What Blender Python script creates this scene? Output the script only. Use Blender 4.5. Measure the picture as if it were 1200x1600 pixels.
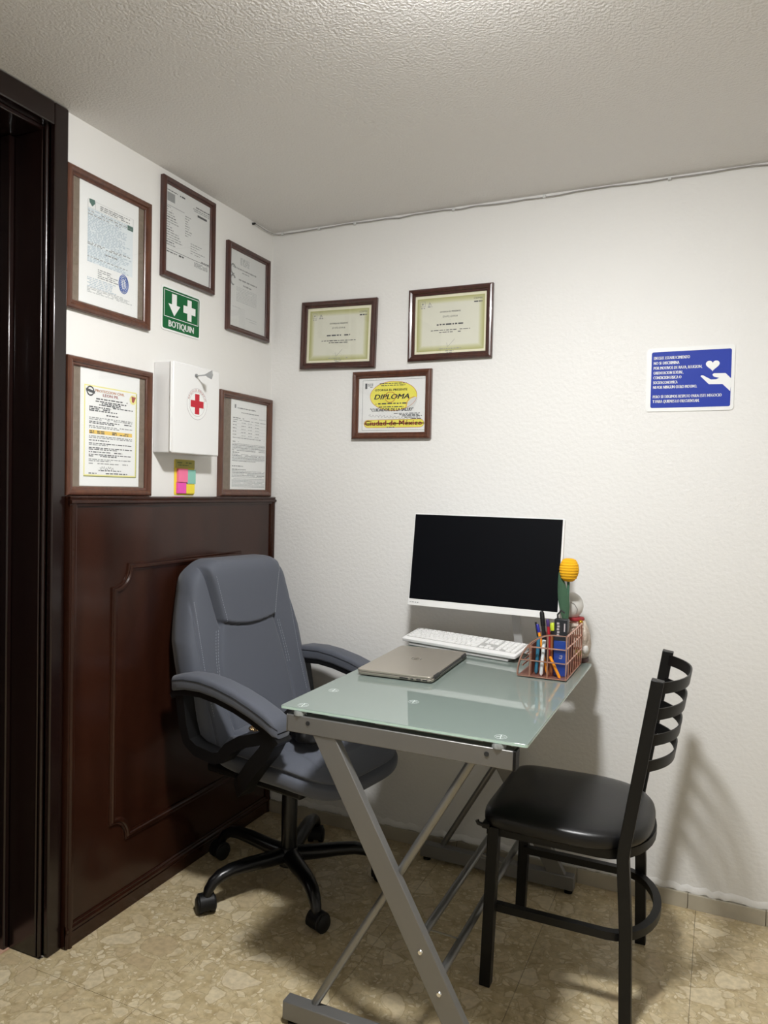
import bpy, bmesh, math, random
from mathutils import Vector, Matrix
R = math.radians
for o in list(bpy.data.objects): bpy.data.objects.remove(o)
sc = bpy.context.scene
COL = sc.collection

# ------------------------------------------------------------------ camera
CAM = Vector((1.718, -2.631, 1.348)); F_PX = 1165.06
cr, cu, cf = Vector((.911, .413, .022)), Vector((-.031, .017, .999)), Vector((-.412, .911, -.028))
cf.normalize(); cr = (cr - cf * cr.dot(cf)).normalized(); cu = cr.cross(cf)
cam = bpy.data.cameras.new('camera'); cam.sensor_fit = 'AUTO'; cam.sensor_width = 36
cam.lens = F_PX / 1600 * 36; cam.clip_start = .02
co = bpy.data.objects.new('camera', cam); COL.objects.link(co)
co.matrix_world = Matrix(((cr.x, cu.x, -cf.x, CAM.x), (cr.y, cu.y, -cf.y, CAM.y), (cr.z, cu.z, -cf.z, CAM.z), (0, 0, 0, 1)))
sc.camera = co
# ------------------------------------------------------------------ world, exposure
w = bpy.data.worlds.new('world'); sc.world = w; w.use_nodes = True
w.node_tree.nodes['Background'].inputs[0].default_value = (.02, .02, .02, 1)
sc.view_settings.view_transform = 'Standard'; sc.view_settings.look = 'None'
sc.view_settings.exposure = 0.0; sc.view_settings.gamma = 1; sc.view_settings.use_curve_mapping = False
LAMP = Vector((1.27, -1.47, 2.40)); LAMP_POWER = 470.0; LAMP_COL = (.99, .99, .985)
H = 2.40; RX = 3.4; RY = -4.2           # room: x 0..RX, y RY..0, z 0..H

# ------------------------------------------------------------------ materials
MATS = {}
def mat(name, col, rough=.5, metal=0, spec=.5, coat=0, emit=None, es=1, trans=0, ior=None, sheen=0, bump=None, var=None, **k):
    """principled; bump=(scale, strength, detail); var=(scale, second colour, stretch xyz)"""
    m = bpy.data.materials.new(name); m.use_nodes = True; nt = m.node_tree; b = nt.nodes['Principled BSDF']
    b.inputs['Base Color'].default_value = (*col, 1); b.inputs['Roughness'].default_value = rough
    b.inputs['Metallic'].default_value = metal; b.inputs['Specular IOR Level'].default_value = spec
    b.inputs['Coat Weight'].default_value = coat; b.inputs['Coat Roughness'].default_value = .1
    b.inputs['Transmission Weight'].default_value = trans
    if sheen: b.inputs['Sheen Weight'].default_value = sheen
    if ior: b.inputs['IOR'].default_value = ior
    if emit: b.inputs['Emission Color'].default_value = (*emit, 1); b.inputs['Emission Strength'].default_value = es
    L = nt.links
    if bump or var:
        tc = nt.nodes.new('ShaderNodeTexCoord')
    if bump:
        n = nt.nodes.new('ShaderNodeTexNoise'); n.inputs['Scale'].default_value = bump[0]; n.inputs['Detail'].default_value = bump[2]
        bp = nt.nodes.new('ShaderNodeBump'); bp.inputs['Strength'].default_value = bump[1]; bp.inputs['Distance'].default_value = k.get('bd', .002)
        L.new(tc.outputs['Object'], n.inputs['Vector']); L.new(n.outputs['Fac'], bp.inputs['Height']); L.new(bp.outputs[0], b.inputs['Normal'])
    if var:
        mp = nt.nodes.new('ShaderNodeMapping'); mp.inputs['Scale'].default_value = var[2]
        n2 = nt.nodes.new('ShaderNodeTexNoise'); n2.inputs['Scale'].default_value = var[0]; n2.inputs['Detail'].default_value = 5
        rp = nt.nodes.new('ShaderNodeValToRGB'); rp.color_ramp.elements[0].position = .35; rp.color_ramp.elements[1].position = .65
        rp.color_ramp.elements[0].color = (*col, 1); rp.color_ramp.elements[1].color = (*var[1], 1)
        L.new(tc.outputs['Object'], mp.inputs[0]); L.new(mp.outputs[0], n2.inputs['Vector']); L.new(n2.outputs['Fac'], rp.inputs[0]); L.new(rp.outputs[0], b.inputs['Base Color'])
    MATS[name] = m; return m

mat('wall', (.80, .795, .775), .50, spec=.28, bump=(75, .5, 2), bd=.0026)
mat('wall_smooth', (.80, .79, .765), .45, spec=.3, bump=(40, .3, 3), bd=.0022)
mat('ceiling', (.80, .785, .775), .95, spec=.05, bump=(135, .8, 2), bd=.0033)
mat('dark_wood', (.020, .0058, .0030), .24, spec=.4, coat=.12, var=(6, (.034, .0100, .0050), (2, 2, .25)), bump=(30, .03, 2))
mat('door_wood', (.007, .0030, .0028), .22, coat=.2, var=(6, (.011, .0042, .0034), (2, 2, .2)))
mat('frame_wood', (.075, .026, .015), .3, coat=.35, var=(25, (.115, .042, .022), (3, 3, .6)))
mat('frame_dark', (.045, .016, .013), .3, coat=.35, var=(25, (.070, .024, .017), (3, 3, .6)))
mat('mat_board', (.17, .135, .10), .9, var=(90, (.215, .172, .13), (1, 1, 1)))
mat('paper', (.80, .81, .80), .7)
mat('paper_grey', (.66, .67, .66), .7)
mat('ink', (.07, .075, .08), .7); mat('ink_grey', (.28, .29, .29), .7); mat('ink_light', (.46, .48, .48), .7); mat('ink_blue', (.06, .13, .42), .7)
mat('ink_bluegrey', (.46, .54, .60), .7); mat('tint_blue', (.70, .755, .78), .7); mat('ink_green', (.09, .17, .14), .7); mat('ink_red', (.36, .07, .06), .7)
mat('ink_orange', (.62, .26, .10), .7); mat('tint_yellow', (.78, .74, .30), .7); mat('tint_gold', (.80, .55, .12), .7); mat('tint_cream', (.84, .82, .62), .7); mat('ink_olive', (.16, .18, .04), .7)
mat('yellow_print', (.80, .74, .10), .6, var=(9, (.86, .80, .14), (1, 1, 1))); mat('orange_print', (.80, .52, .16), .6)
mat('sign_white', (.82, .83, .82), .4); mat('sign_green', (.003, .11, .032), .5, spec=.3); mat('sign_blue', (.019, .045, .36), .55, spec=.25)
mat('box_white', (.80, .80, .795), .35, spec=.4); mat('cross_red', (.50, .012, .03), .5); mat('line_grey', (.42, .38, .40), .6); mat('line_pink', (.55, .25, .27), .6)
mat('chrome', (.75, .75, .75), .18, metal=1); mat('key_steel', (.42, .43, .44), .35, metal=1)
mat('post_pink', (.90, .20, .36), .7); mat('post_magenta', (.86, .10, .48), .7); mat('post_teal', (.26, .56, .47), .7); mat('post_yellow', (.88, .70, .06), .7); mat('post_gold', (.36, .32, .04), .45)
mat('fabric', (.092, .101, .126), .72, spec=.3, sheen=.15, bump=(650, .22, 2), bd=.0008)
mat('stitch', (.30, .33, .38), .8)
mat('plastic_black', (.0045, .0045, .005), .45, spec=.3); mat('metal_black', (.004, .004, .0045), .28, spec=.45); mat('matte_black', (.006, .006, .0065), .5, spec=.3)
mat('chair_metal', (.0045, .0045, .0045), .42, spec=.3, bump=(500, .1, 2)); mat('vinyl', (.0045, .0045, .005), .34, spec=.45, bump=(160, .12, 3), bd=.001)
mat('desk_metal', (.215, .212, .206), .42, metal=.6, bump=(900, .05, 2)); mat('steel_tube', (.25, .25, .245), .36, metal=.8)
mat('sparkle_pale', (.70, .76, .74), .25); mat('standoff_grey', (.34, .36, .35), .3, metal=.4); mat('seam_dark', (.030, .034, .045), .8)
mat('monitor_white', (.80, .80, .79), .4); mat('screen', (.0018, .0022, .0036), .5, spec=.10); mat('monitor_grey', (.40, .40, .39), .5)
mat('key_white', (.80, .80, .79), .5); mat('key_gap', (.42, .42, .41), .6)
mat('laptop', (.42, .385, .33), .38, metal=.6); mat('laptop_dark', (.03, .03, .03), .5); mat('laptop_logo', (.55, .52, .47), .15, metal=1)
mat('copper', (.86, .50, .40), .28, metal=1); mat('copper_sheet', (.42, .20, .15), .45, metal=.7)
mat('pen_orange', (.85, .30, .01), .4); mat('pen_blue', (.01, .012, .22), .35); mat('pen_black', (.012, .012, .014), .4); mat('pen_white', (.72, .78, .80), .35); mat('pen_cyan', (.03, .16, .26), .3); mat('pen_red', (.45, .015, .03), .4); mat('pen_lime', (.50, .60, .03), .4); mat('pen_brown', (.22, .07, .02), .4); mat('pen_violet', (.06, .03, .15), .4)
mat('box_blue', (.010, .045, .26), .35); mat('box_black', (.012, .014, .018), .4)
mat('yarn_yellow', (.82, .42, .006), .9, bump=(420, .5, 2)); mat('yarn_green', (.055, .14, .085), .95, bump=(300, .8, 2)); mat('yarn_leaf', (.05, .115, .065), .95, bump=(300, .8, 2))
mat('toy_white', (.66, .65, .62), .55); mat('toy_beige', (.47, .38, .31), .75, bump=(110, .8, 3), bd=.004, var=(45, (.62, .55, .47), (1, 1, 1))); mat('toy_red', (.30, .02, .025), .7); mat('toy_gold', (.42, .24, .03), .3, metal=.8); mat('toy_green', (.30, .30, .06), .5); mat('toy_brown', (.045, .015, .012), .5); mat('toy_line', (.25, .24, .23), .7)
mat('baseboard', (.42, .38, .30), .35, var=(14, (.47, .43, .34), (1, 1, 1)))
mat('grout', (.22, .19, .14), .8); mat('pink_tile', (.55, .34, .24), .35)
mat('cable', (.36, .35, .34), .8); mat('hole', (.02, .02, .02), .8); mat('bag', (.0035, .0035, .004), .6, spec=.2, bump=(60, .3, 3)); mat('gold', (.60, .42, .22), .25, metal=1)
mat('lamp_body', (.8, .8, .8), .4); mat('lamp_glow', (.9, .9, .9), .5, emit=LAMP_COL, es=LAMP_POWER)

def glass_pane_mat():
    m = bpy.data.materials.new('picture_glass'); m.use_nodes = True; nt = m.node_tree; nt.nodes.remove(nt.nodes['Principled BSDF'])
    out = nt.nodes['Material Output']; t = nt.nodes.new('ShaderNodeBsdfTransparent'); g = nt.nodes.new('ShaderNodeBsdfGlossy'); g.inputs['Roughness'].default_value = .02
    f = nt.nodes.new('ShaderNodeFresnel'); f.inputs[0].default_value = 1.5; mx = nt.nodes.new('ShaderNodeMixShader')
    ge = nt.nodes.new('ShaderNodeNewGeometry'); iv = nt.nodes.new('ShaderNodeMath'); iv.operation = 'SUBTRACT'; iv.inputs[0].default_value = 1; nt.links.new(ge.outputs['Backfacing'], iv.inputs[1])
    ml = nt.nodes.new('ShaderNodeMath'); ml.operation = 'MULTIPLY'; nt.links.new(f.outputs[0], ml.inputs[0]); nt.links.new(iv.outputs[0], ml.inputs[1])
    nt.links.new(ml.outputs[0], mx.inputs[0]); nt.links.new(t.outputs[0], mx.inputs[1]); nt.links.new(g.outputs[0], mx.inputs[2]); nt.links.new(mx.outputs[0], out.inputs[0])
    MATS['picture_glass'] = m
glass_pane_mat()

def desk_glass_mat():
    # tempered glass, satin etched underneath: part diffuse, part translucent, polished on top
    m = bpy.data.materials.new('desk_glass'); m.use_nodes = True; nt = m.node_tree; b = nt.nodes['Principled BSDF']
    b.inputs['Base Color'].default_value = (.235, .285, .26, 1); b.inputs['Roughness'].default_value = .03; b.inputs['IOR'].default_value = 2.0
    tr = nt.nodes.new('ShaderNodeBsdfTranslucent'); tr.inputs[0].default_value = (.40, .52, .46, 1)
    mx = nt.nodes.new('ShaderNodeMixShader'); mx.inputs[0].default_value = .14
    nt.links.new(b.outputs[0], mx.inputs[1]); nt.links.new(tr.outputs[0], mx.inputs[2]); nt.links.new(mx.outputs[0], nt.nodes['Material Output'].inputs[0])
    MATS['desk_glass'] = m
    mat('glass_edge', (.55, .74, .66), .12, ior=1.6)
desk_glass_mat()

def floor_mat():
    m = bpy.data.materials.new('marble'); m.use_nodes = True; nt = m.node_tree; b = nt.nodes['Principled BSDF']; N = nt.nodes.new; L = nt.links.new
    geo = N('ShaderNodeNewGeometry')
    nz = N('ShaderNodeTexNoise'); nz.inputs['Scale'].default_value = 12; nz.inputs['Detail'].default_value = 4
    L(geo.outputs['Position'], nz.inputs['Vector'])
    sub = N('ShaderNodeVectorMath'); sub.operation = 'SUBTRACT'; sub.inputs[1].default_value = (.5, .5, .5); L(nz.outputs['Color'], sub.inputs[0])
    scl = N('ShaderNodeVectorMath'); scl.operation = 'SCALE'; scl.inputs['Scale'].default_value = .055; L(sub.outputs[0], scl.inputs[0])
    add = N('ShaderNodeVectorMath'); add.operation = 'ADD'; L(geo.outputs['Position'], add.inputs[0]); L(scl.outputs[0], add.inputs[1])
    flat = N('ShaderNodeVectorMath'); flat.operation = 'MULTIPLY'; flat.inputs[1].default_value = (1, 1, 0); L(add.outputs[0], flat.inputs[0])
    def voro(s, feat):
        v = N('ShaderNodeTexVoronoi'); v.feature = feat; v.inputs['Scale'].default_value = s; L(flat.outputs[0], v.inputs['Vector']); return v
    def ramp(inp, els):
        r = N('ShaderNodeValToRGB'); e = r.color_ramp.elements
        while len(e) < len(els): e.new(.5)
        for q, (p, c) in zip(e, els): q.position = p; q.color = (*c, 1)
        L(inp, r.inputs[0]); return r
    def mixc(fac, a, c):
        x = N('ShaderNodeMix'); x.data_type = 'RGBA'
        if isinstance(fac, float): x.inputs[0].default_value = fac
        else: L(fac, x.inputs[0])
        L(a, x.inputs[6]) if not isinstance(a, tuple) else setattr(x.inputs[6], 'default_value', (*a, 1))
        L(c, x.inputs[7]) if not isinstance(c, tuple) else setattr(x.inputs[7], 'default_value', (*c, 1))
        return x.outputs[2]
    n0 = N('ShaderNodeTexNoise'); n0.inputs['Scale'].default_value = 22; n0.inputs['Detail'].default_value = 6; L(geo.outputs['Position'], n0.inputs['Vector'])
    col = ramp(n0.outputs['Fac'], [(.34, (.43, .335, .185)), (.5, (.53, .43, .255)), (.66, (.60, .50, .315))]).outputs[0]
    def islands(col, scale, lo, hi, share, cols):
        # rounded stone chips: voronoi cells shrunk from their edges, only a share of them shown, with a thin darker rim
        c = voro(scale, 'F1'); e = voro(scale, 'DISTANCE_TO_EDGE'); sp_ = N('ShaderNodeSeparateColor'); L(c.outputs['Color'], sp_.inputs[0])
        show = ramp(sp_.outputs[1], [(1 - share - .01, (0, 0, 0)), (1 - share, (1, 1, 1))])
        def masked(l, h):
            k = ramp(e.outputs['Distance'], [(l, (0, 0, 0)), (h, (1, 1, 1))]); q = N('ShaderNodeMath'); q.operation = 'MULTIPLY'; L(k.outputs[0], q.inputs[0]); L(show.outputs[0], q.inputs[1]); return q.outputs[0]
        rim = N('ShaderNodeMath'); rim.operation = 'MULTIPLY'; rim.inputs[1].default_value = .55; L(masked(lo - .03, lo), rim.inputs[0])
        col = mixc(rim.outputs[0], col, (.33, .245, .125))
        return mixc(masked(lo, hi), col, ramp(sp_.outputs[0], cols).outputs[0])
    col = islands(col, 60, .10, .16, .55, [(0, (.47, .37, .21)), (.5, (.62, .53, .35)), (1, (.70, .61, .43))])
    col = islands(col, 27, .10, .14, .45, [(0, (.50, .40, .24)), (.5, (.60, .50, .32)), (1, (.68, .585, .40))])
    col = islands(col, 12, .09, .115, .45, [(0, (.49, .385, .23)), (.4, (.58, .48, .305)), (.8, (.69, .595, .41)), (1, (.56, .455, .30))])
    n3 = N('ShaderNodeTexNoise'); n3.inputs['Scale'].default_value = 60; n3.inputs['Detail'].default_value = 6; L(geo.outputs['Position'], n3.inputs['Vector'])
    sp = ramp(n3.outputs['Fac'], [(.35, (.86, .86, .86)), (.65, (1.06, 1.06, 1.06))])
    fin = N('ShaderNodeMix'); fin.data_type = 'RGBA'; fin.blend_type = 'MULTIPLY'; fin.inputs[0].default_value = 1; L(col, fin.inputs[6]); L(sp.outputs[0], fin.inputs[7])
    L(fin.outputs[2], b.inputs['Base Color']); b.inputs['Roughness'].default_value = .30; b.inputs['Specular IOR Level'].default_value = .4
    MATS['marble'] = m
floor_mat()

def certificate_mat():
    # printed olive border fading to cream inside: distance from the sheet's centre in object space
    m = bpy.data.materials.new('certificate_print'); m.use_nodes = True; nt = m.node_tree; b = nt.nodes['Principled BSDF']; N = nt.nodes.new; L = nt.links.new
    tc = N('ShaderNodeTexCoord'); sp = N('ShaderNodeSeparateXYZ'); L(tc.outputs['Object'], sp.inputs[0])
    def half(o, h, off):
        s = N('ShaderNodeMath'); s.operation = 'SUBTRACT'; s.inputs[1].default_value = off; L(o, s.inputs[0])
        a = N('ShaderNodeMath'); a.operation = 'ABSOLUTE'; L(s.outputs[0], a.inputs[0]); d = N('ShaderNodeMath'); d.operation = 'SUBTRACT'; d.inputs[0].default_value = h; L(a.outputs[0], d.inputs[1]); return d.outputs[0]
    mn = N('ShaderNodeMath'); mn.operation = 'MINIMUM'; L(half(sp.outputs[0], .1385, 0), mn.inputs[0]); L(half(sp.outputs[2], .106, .133), mn.inputs[1])
    mu = N('ShaderNodeMath'); mu.operation = 'MULTIPLY'; mu.inputs[1].default_value = 20; L(mn.outputs[0], mu.inputs[0])
    r = N('ShaderNodeValToRGB'); e = r.color_ramp.elements
    for i in range(3): e.new(.5)
    for q, (p, c) in zip(e, [(0, (.78, .76, .58)), (.13, (.80, .78, .60)), (.16, (.42, .42, .17)), (.42, (.58, .58, .36)), (.6, (.70, .70, .60))]): q.position = p; q.color = (*c, 1)
    L(mu.outputs[0], r.inputs[0]); L(r.outputs[0], b.inputs['Base Color']); b.inputs['Roughness'].default_value = .7
    MATS['certificate_print'] = m
certificate_mat()

# ------------------------------------------------------------------ mesh helpers
class MB:
    def __init__(s): s.v = []; s.f = []
    def add(s, vs, fs):
        n = len(s.v); s.v += [tuple(p) for p in vs]; s.f += [tuple(i + n for i in q) for q in fs]; return s
    def box(s, x0, x1, y0, y1, z0, z1):
        return s.add([(x, y, z) for x in (x0, x1) for y in (y0, y1) for z in (z0, z1)],
                     [(0, 1, 3, 2), (4, 6, 7, 5), (0, 4, 5, 1), (2, 3, 7, 6), (0, 2, 6, 4), (1, 5, 7, 3)])
    def obox(s, c, a, b, d):
        c, a, b, d = map(Vector, (c, a, b, d))
        return s.add([c + i * a + j * b + k * d for i in (-1, 1) for j in (-1, 1) for k in (-1, 1)],
                     [(0, 1, 3, 2), (4, 6, 7, 5), (0, 4, 5, 1), (2, 3, 7, 6), (0, 2, 6, 4), (1, 5, 7, 3)])
    def rings(s, rs, closed=False, cap=True):
        n = len(rs[0]); vs = [p for r in rs for p in r]; fs = []; m = len(rs)
        for i in range(m if closed else m - 1):
            for j in range(n):
                a = i * n + j; b_ = i * n + (j + 1) % n; c = ((i + 1) % m) * n + (j + 1) % n; d = ((i + 1) % m) * n + j; fs.append((a, b_, c, d))
        if cap and not closed: fs += [tuple(range(n))[::-1], tuple((m - 1) * n + j for j in range(n))]
        return s.add(vs, fs)
    def tube(s, pts, r, n=8, closed=False, sec=None, up=None):
        pts = [Vector(p) for p in pts]; rs = r if isinstance(r, (list, tuple)) else [r] * len(pts); out = []; m = len(pts); pu = Vector(up) if up else None
        for i, p in enumerate(pts):
            a = pts[(i - 1) % m] if closed or i else pts[0]; b = pts[(i + 1) % m] if closed or i < m - 1 else pts[-1]
            t = (b - a).normalized()
            if pu is None: pu = Vector((0, 0, 1)) if abs(t.z) < .9 else Vector((1, 0, 0))
            u = (pu - t * pu.dot(t)); u = u.normalized() if u.length > 1e-6 else t.orthogonal().normalized()
            if not up: pu = u
            v = t.cross(u)
            k = 1.0
            if (closed or 0 < i < m - 1) and sec:
                t1 = (p - a).normalized(); t2 = (b - p).normalized(); k = 1
            if sec: out.append([p + u * (q[0] * rs[i]) + v * (q[1] * rs[i] * k) for q in sec])
            else: out.append([p + (u * math.cos(2 * math.pi * j / n) + v * math.sin(2 * math.pi * j / n)) * rs[i] for j in range(n)])
        return s.rings(out, closed)
    def prism(s, poly, fn):
        n = len(poly); vs = [fn(a, b, 0) for a, b in poly] + [fn(a, b, 1) for a, b in poly]
        return s.add(vs, [tuple(range(n))[::-1], tuple(range(n, 2 * n))] + [(i, (i + 1) % n, n + (i + 1) % n, n + i) for i in range(n)])
    def lathe(s, prof, c=(0, 0, 0), n=20, axis='z'):
        c = Vector(c); rs = []
        for r, h in prof:
            ring = []
            for j in range(n):
                a = 2 * math.pi * j / n; p = (r * math.cos(a), r * math.sin(a), h)
                if axis == 'y': p = (p[0], h, p[1])
                if axis == 'x': p = (h, p[0], p[1])
                ring.append(c + Vector(p))
            rs.append(ring)
        return s.rings(rs)
    def ball(s, c, r, n=16, m=10):
        rx, ry, rz = r if isinstance(r, (tuple, list)) else (r, r, r)
        return s.rings([[(c[0] + rx * math.cos(2 * math.pi * j / n) * math.sin(t), c[1] + ry * math.sin(2 * math.pi * j / n) * math.sin(t), c[2] - rz * math.cos(t)) for j in range(n)]
                        for t in [math.pi * (i + .02) / (m + .04) for i in range(m + 1)]])
    def xf(s, M): s.v = [tuple(M @ Vector(p)) for p in s.v]; return s

SQ = lambda a, b: [(-a, -b), (a, -b), (a, b), (-a, b)]
def rrect(x0, x1, z0, z1, r, n=5):
    pts = []
    for cx, cz, a0 in ((x1 - r, z1 - r, 0), (x0 + r, z1 - r, 90), (x0 + r, z0 + r, 180), (x1 - r, z0 + r, 270)):
        for i in range(n + 1): a = R(a0 + 90 * i / n); pts.append((cx + r * math.cos(a), cz + r * math.sin(a)))
    return pts

WM = {}
def reg(o, loc, rz, parent=None):
    o.location = loc; o.rotation_euler = (0, 0, rz)
    WM[o.name] = Matrix.Translation(loc) @ Matrix.Rotation(rz, 4, 'Z')
def tag(o, label=None, cat=None, group=None, kind=None):
    for k, v in (('label', label), ('category', cat), ('group', group), ('kind', kind)):
        if v: o[k] = v
    return o
def thing(name, label, cat, loc=(0, 0, 0), rz=0, group=None, kind=None):
    o = bpy.data.objects.new(name, None); COL.objects.link(o); o.empty_display_size = .05; reg(o, loc, rz); return tag(o, label, cat, group, kind)
def build(mb, name, m, parent=None, world=False, smooth=None, bevel=0, label=None, kind=None, seg=2):
    """one mesh object; world=True: vertices are given in world space although the parent is placed"""
    me = bpy.data.meshes.new(name)
    root = parent
    while root is not None and root.parent is not None: root = root.parent
    vs = mb.v
    if world and root is not None and root.name in WM:
        inv = WM[root.name].inverted(); vs = [tuple(inv @ Vector(p)) for p in vs]
    me.from_pydata(vs, [], mb.f); me.update()
    bm = bmesh.new(); bm.from_mesh(me); bmesh.ops.recalc_face_normals(bm, faces=bm.faces); bm.to_mesh(me); bm.free()
    me.materials.append(MATS[m])
    if smooth is not None:
        me.polygons.foreach_set('use_smooth', [True] * len(me.polygons)); me.set_sharp_from_angle(angle=R(smooth))
    o = bpy.data.objects.new(name, me); COL.objects.link(o)
    if parent is not None: o.parent = parent
    if bevel:
        b = o.modifiers.new('bevel', 'BEVEL'); b.width = bevel; b.segments = seg; b.limit_method = 'ANGLE'; b.angle_limit = R(40)
        if smooth is None: me.polygons.foreach_set('use_smooth', [True] * len(me.polygons)); me.set_sharp_from_angle(angle=R(50))
    if kind is None and (name.endswith('print') or name in ('lettering', 'ring_lettering', 'stitching', 'print_rules', 'border_line', 'lid_mark', 'border_shade')): kind = 'stuff'
    return tag(o, label, kind=kind)
def copy(o, parent, loc=None):
    c = o.copy(); COL.objects.link(c); c.parent = parent
    if loc: c.location = loc
    return c
def text_into(mb, body, cx, cz, h, fn, width=None, align='CENTER', shear=0, bold=0, spacing=1):
    """letters as flat faces: capital height h, placed at (cx, cz) of a plane mapped by fn(a, b) -> point"""
    cv = bpy.data.curves.new('t', 'FONT'); cv.body = body; cv.align_x = 'LEFT'; cv.size = 1; cv.shear = shear; cv.space_character = spacing; cv.resolution_u = 2
    o = bpy.data.objects.new('t', cv); COL.objects.link(o); dg = bpy.context.evaluated_depsgraph_get(); me = bpy.data.meshes.new_from_object(o.evaluated_get(dg))
    if me.vertices:
        xs = [v.co.x for v in me.vertices]; x0, x1 = min(xs), max(xs); k = h / .70; kx = (width / (x1 - x0)) if width else k
        tot = (x1 - x0) * kx; off = {'LEFT': 0, 'CENTER': -tot / 2, 'RIGHT': -tot}[align]
        for sx_ in ((0,) if not bold else (-bold * h, bold * h)): mb.add([fn(cx + off + sx_ + (v.co.x - x0) * kx, cz + v.co.y * k) for v in me.vertices], [tuple(p.vertices) for p in me.polygons])
    bpy.data.objects.remove(o); bpy.data.curves.remove(cv); bpy.data.meshes.remove(me)

# ------------------------------------------------------------------ room shell
def struct(mb, name, m, label=None, **k): return tag(build(mb, name, m, **k), label, kind='structure')
T = .12
DY0, DY1, DZ = -1.118, -1.95, 2.335            # door opening in the left wall
struct(MB().box(-.25, RX + T, 0, T, 0, H), 'wall_back', 'wall', 'white textured plaster wall behind the desk')
wl = MB().box(-.22, 0, DY0, 0, 0, H).box(-.22, 0, RY, DY1, 0, H).box(-.22, 0, DY1, DY0, DZ + .05, H)
struct(wl, 'wall_left', 'wall_smooth', 'white plaster wall with framed papers above dark panelling')
struct(MB().box(RX, RX + T, RY, 0, 0, H), 'wall_right', 'wall_smooth', 'plain white wall out of view on the right')
struct(MB().box(-.25, RX + T, RY - T, RY, 0, H), 'wall_front', 'wall_smooth', 'plain white wall behind the camera')
struct(MB().box(-.25, RX + T, RY - T, T, H, H + .1), 'ceiling', 'ceiling', 'low ceiling with grey white popcorn texture')
fl = struct(MB().box(-.25, RX + T, RY - T, T, -.1, -.0035), 'floor', 'grout', 'beige and brown marble tile floor')
SX, TS = .385, .4325
xs = [0] + [SX + TS * i for i in range(8) if SX + TS * i < RX] + [RX]; ys = [0] + [-.30 - TS * i for i in range(12) if .30 + TS * i < -RY] + [RY]
proto = {}
for i in range(len(xs) - 1):
    for j in range(len(ys) - 1):
        a, b = xs[i + 1] - xs[i], ys[j] - ys[j + 1]; key = (round(a, 4), round(b, 4)); g = .0006
        if key not in proto:
            proto[key] = build(MB().box(g, a - g, -b + g, -g, -.012, 0), 'floor_tile', 'marble', fl); t = proto[key]
        else: t = copy(proto[key], fl)
        t.location = (xs[i], ys[j], 0)
build(MB().box(-.118, -.0006, DY1 + .014, DY0 - .0125, -.012, 0), 'floor_tile', 'marble', fl)
bb = struct(MB().box(0.03, RX, -.006, 0, 0, .048), 'baseboard_back', 'grout', 'low beige stone skirting along the back wall')
js = [.034, .43, .86, 1.30, 1.658, 1.887, 2.32, 2.75, 3.18, RX]
for a, b in zip(js, js[1:]): build(MB().box(a + .001, b - .001, -.012, 0, 0, .05 + .001 * ((int(a * 100) % 3) - 1)), 'skirting_tile', 'baseboard', bb, bevel=.0008)
# rough plaster lip that overlaps the top of the skirting
rnd = random.Random(3); lip = MB(); pr = []
for i in range(120):
    x = .04 + i * (2.3 - .04) / 119; d = .004 + .004 * rnd.random() + (.012 if .80 < x < .90 and rnd.random() > .3 else 0); hh = .048 + .012 * rnd.random()
    pr.append([(x, 0, hh + .018), (x, -d, hh + .006), (x, -d * .8, hh - .004), (x, 0, hh - .004)])
build(lip.rings(pr), 'plaster_lip', 'wall', bb, smooth=60)
# door: casing, jamb and leaf, dark varnished
tr = struct(MB().box(-.02, .016, DY0, -1.071, 0, H - .002), 'trim_1', 'door_wood', 'dark varnished door casing beside the panelling', bevel=.004)
build(MB().box(-.02, .016, DY1 - .05, DY0, DZ, H - .002), 'head_casing', 'door_wood', tr, bevel=.004)
build(MB().box(-.02, .016, DY1 - .047, DY1, 0, DZ), 'side_casing', 'door_wood', tr, bevel=.004)
build(MB().box(-.21, -.02, DY0 - .012, DY0 + .002, 0, DZ), 'jamb', 'door_wood', tr, bevel=.003)
build(MB().box(-.21, -.02, DY1, DY1 + .012, 0, DZ), 'jamb', 'door_wood', tr, bevel=.003)
build(MB().box(-.21, -.02, DY1 + .012, DY0 - .012, DZ - .012, DZ + .01), 'head_jamb', 'door_wood', tr, bevel=.003)
build(MB().box(-.165, -.125, DY0 - .03, DY0 - .012, 0, DZ - .012), 'door_stop', 'door_wood', tr, bevel=.004)
build(MB().tube([(-.012, DY0 - .004, 0), (-.012, DY0 - .004, DZ)], .0065, 8), 'bead', 'door_wood', tr, smooth=60)
dr = struct(MB().box(-.205, -.170, DY1 + .014, DY0 - .014, .012, DZ - .014), 'door_1', 'door_wood', 'dark brown wooden door at the left edge', bevel=.002)
build(MB().box(-.172, -.162, DY0 - .10, DY0 - .085, .1, 2.2), 'door_moulding', 'door_wood', dr, bevel=.003)
build(MB().box(-.172, -.162, DY1 + .085, DY1 + .10, .1, 2.2), 'door_moulding', 'door_wood', dr, bevel=.003)
struct(MB().box(-.25, -.119, DY1 + .014, DY0 - .014, -.004, .002), 'trim_2', 'pink_tile', 'pinkish stone threshold under the dark door')
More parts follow.
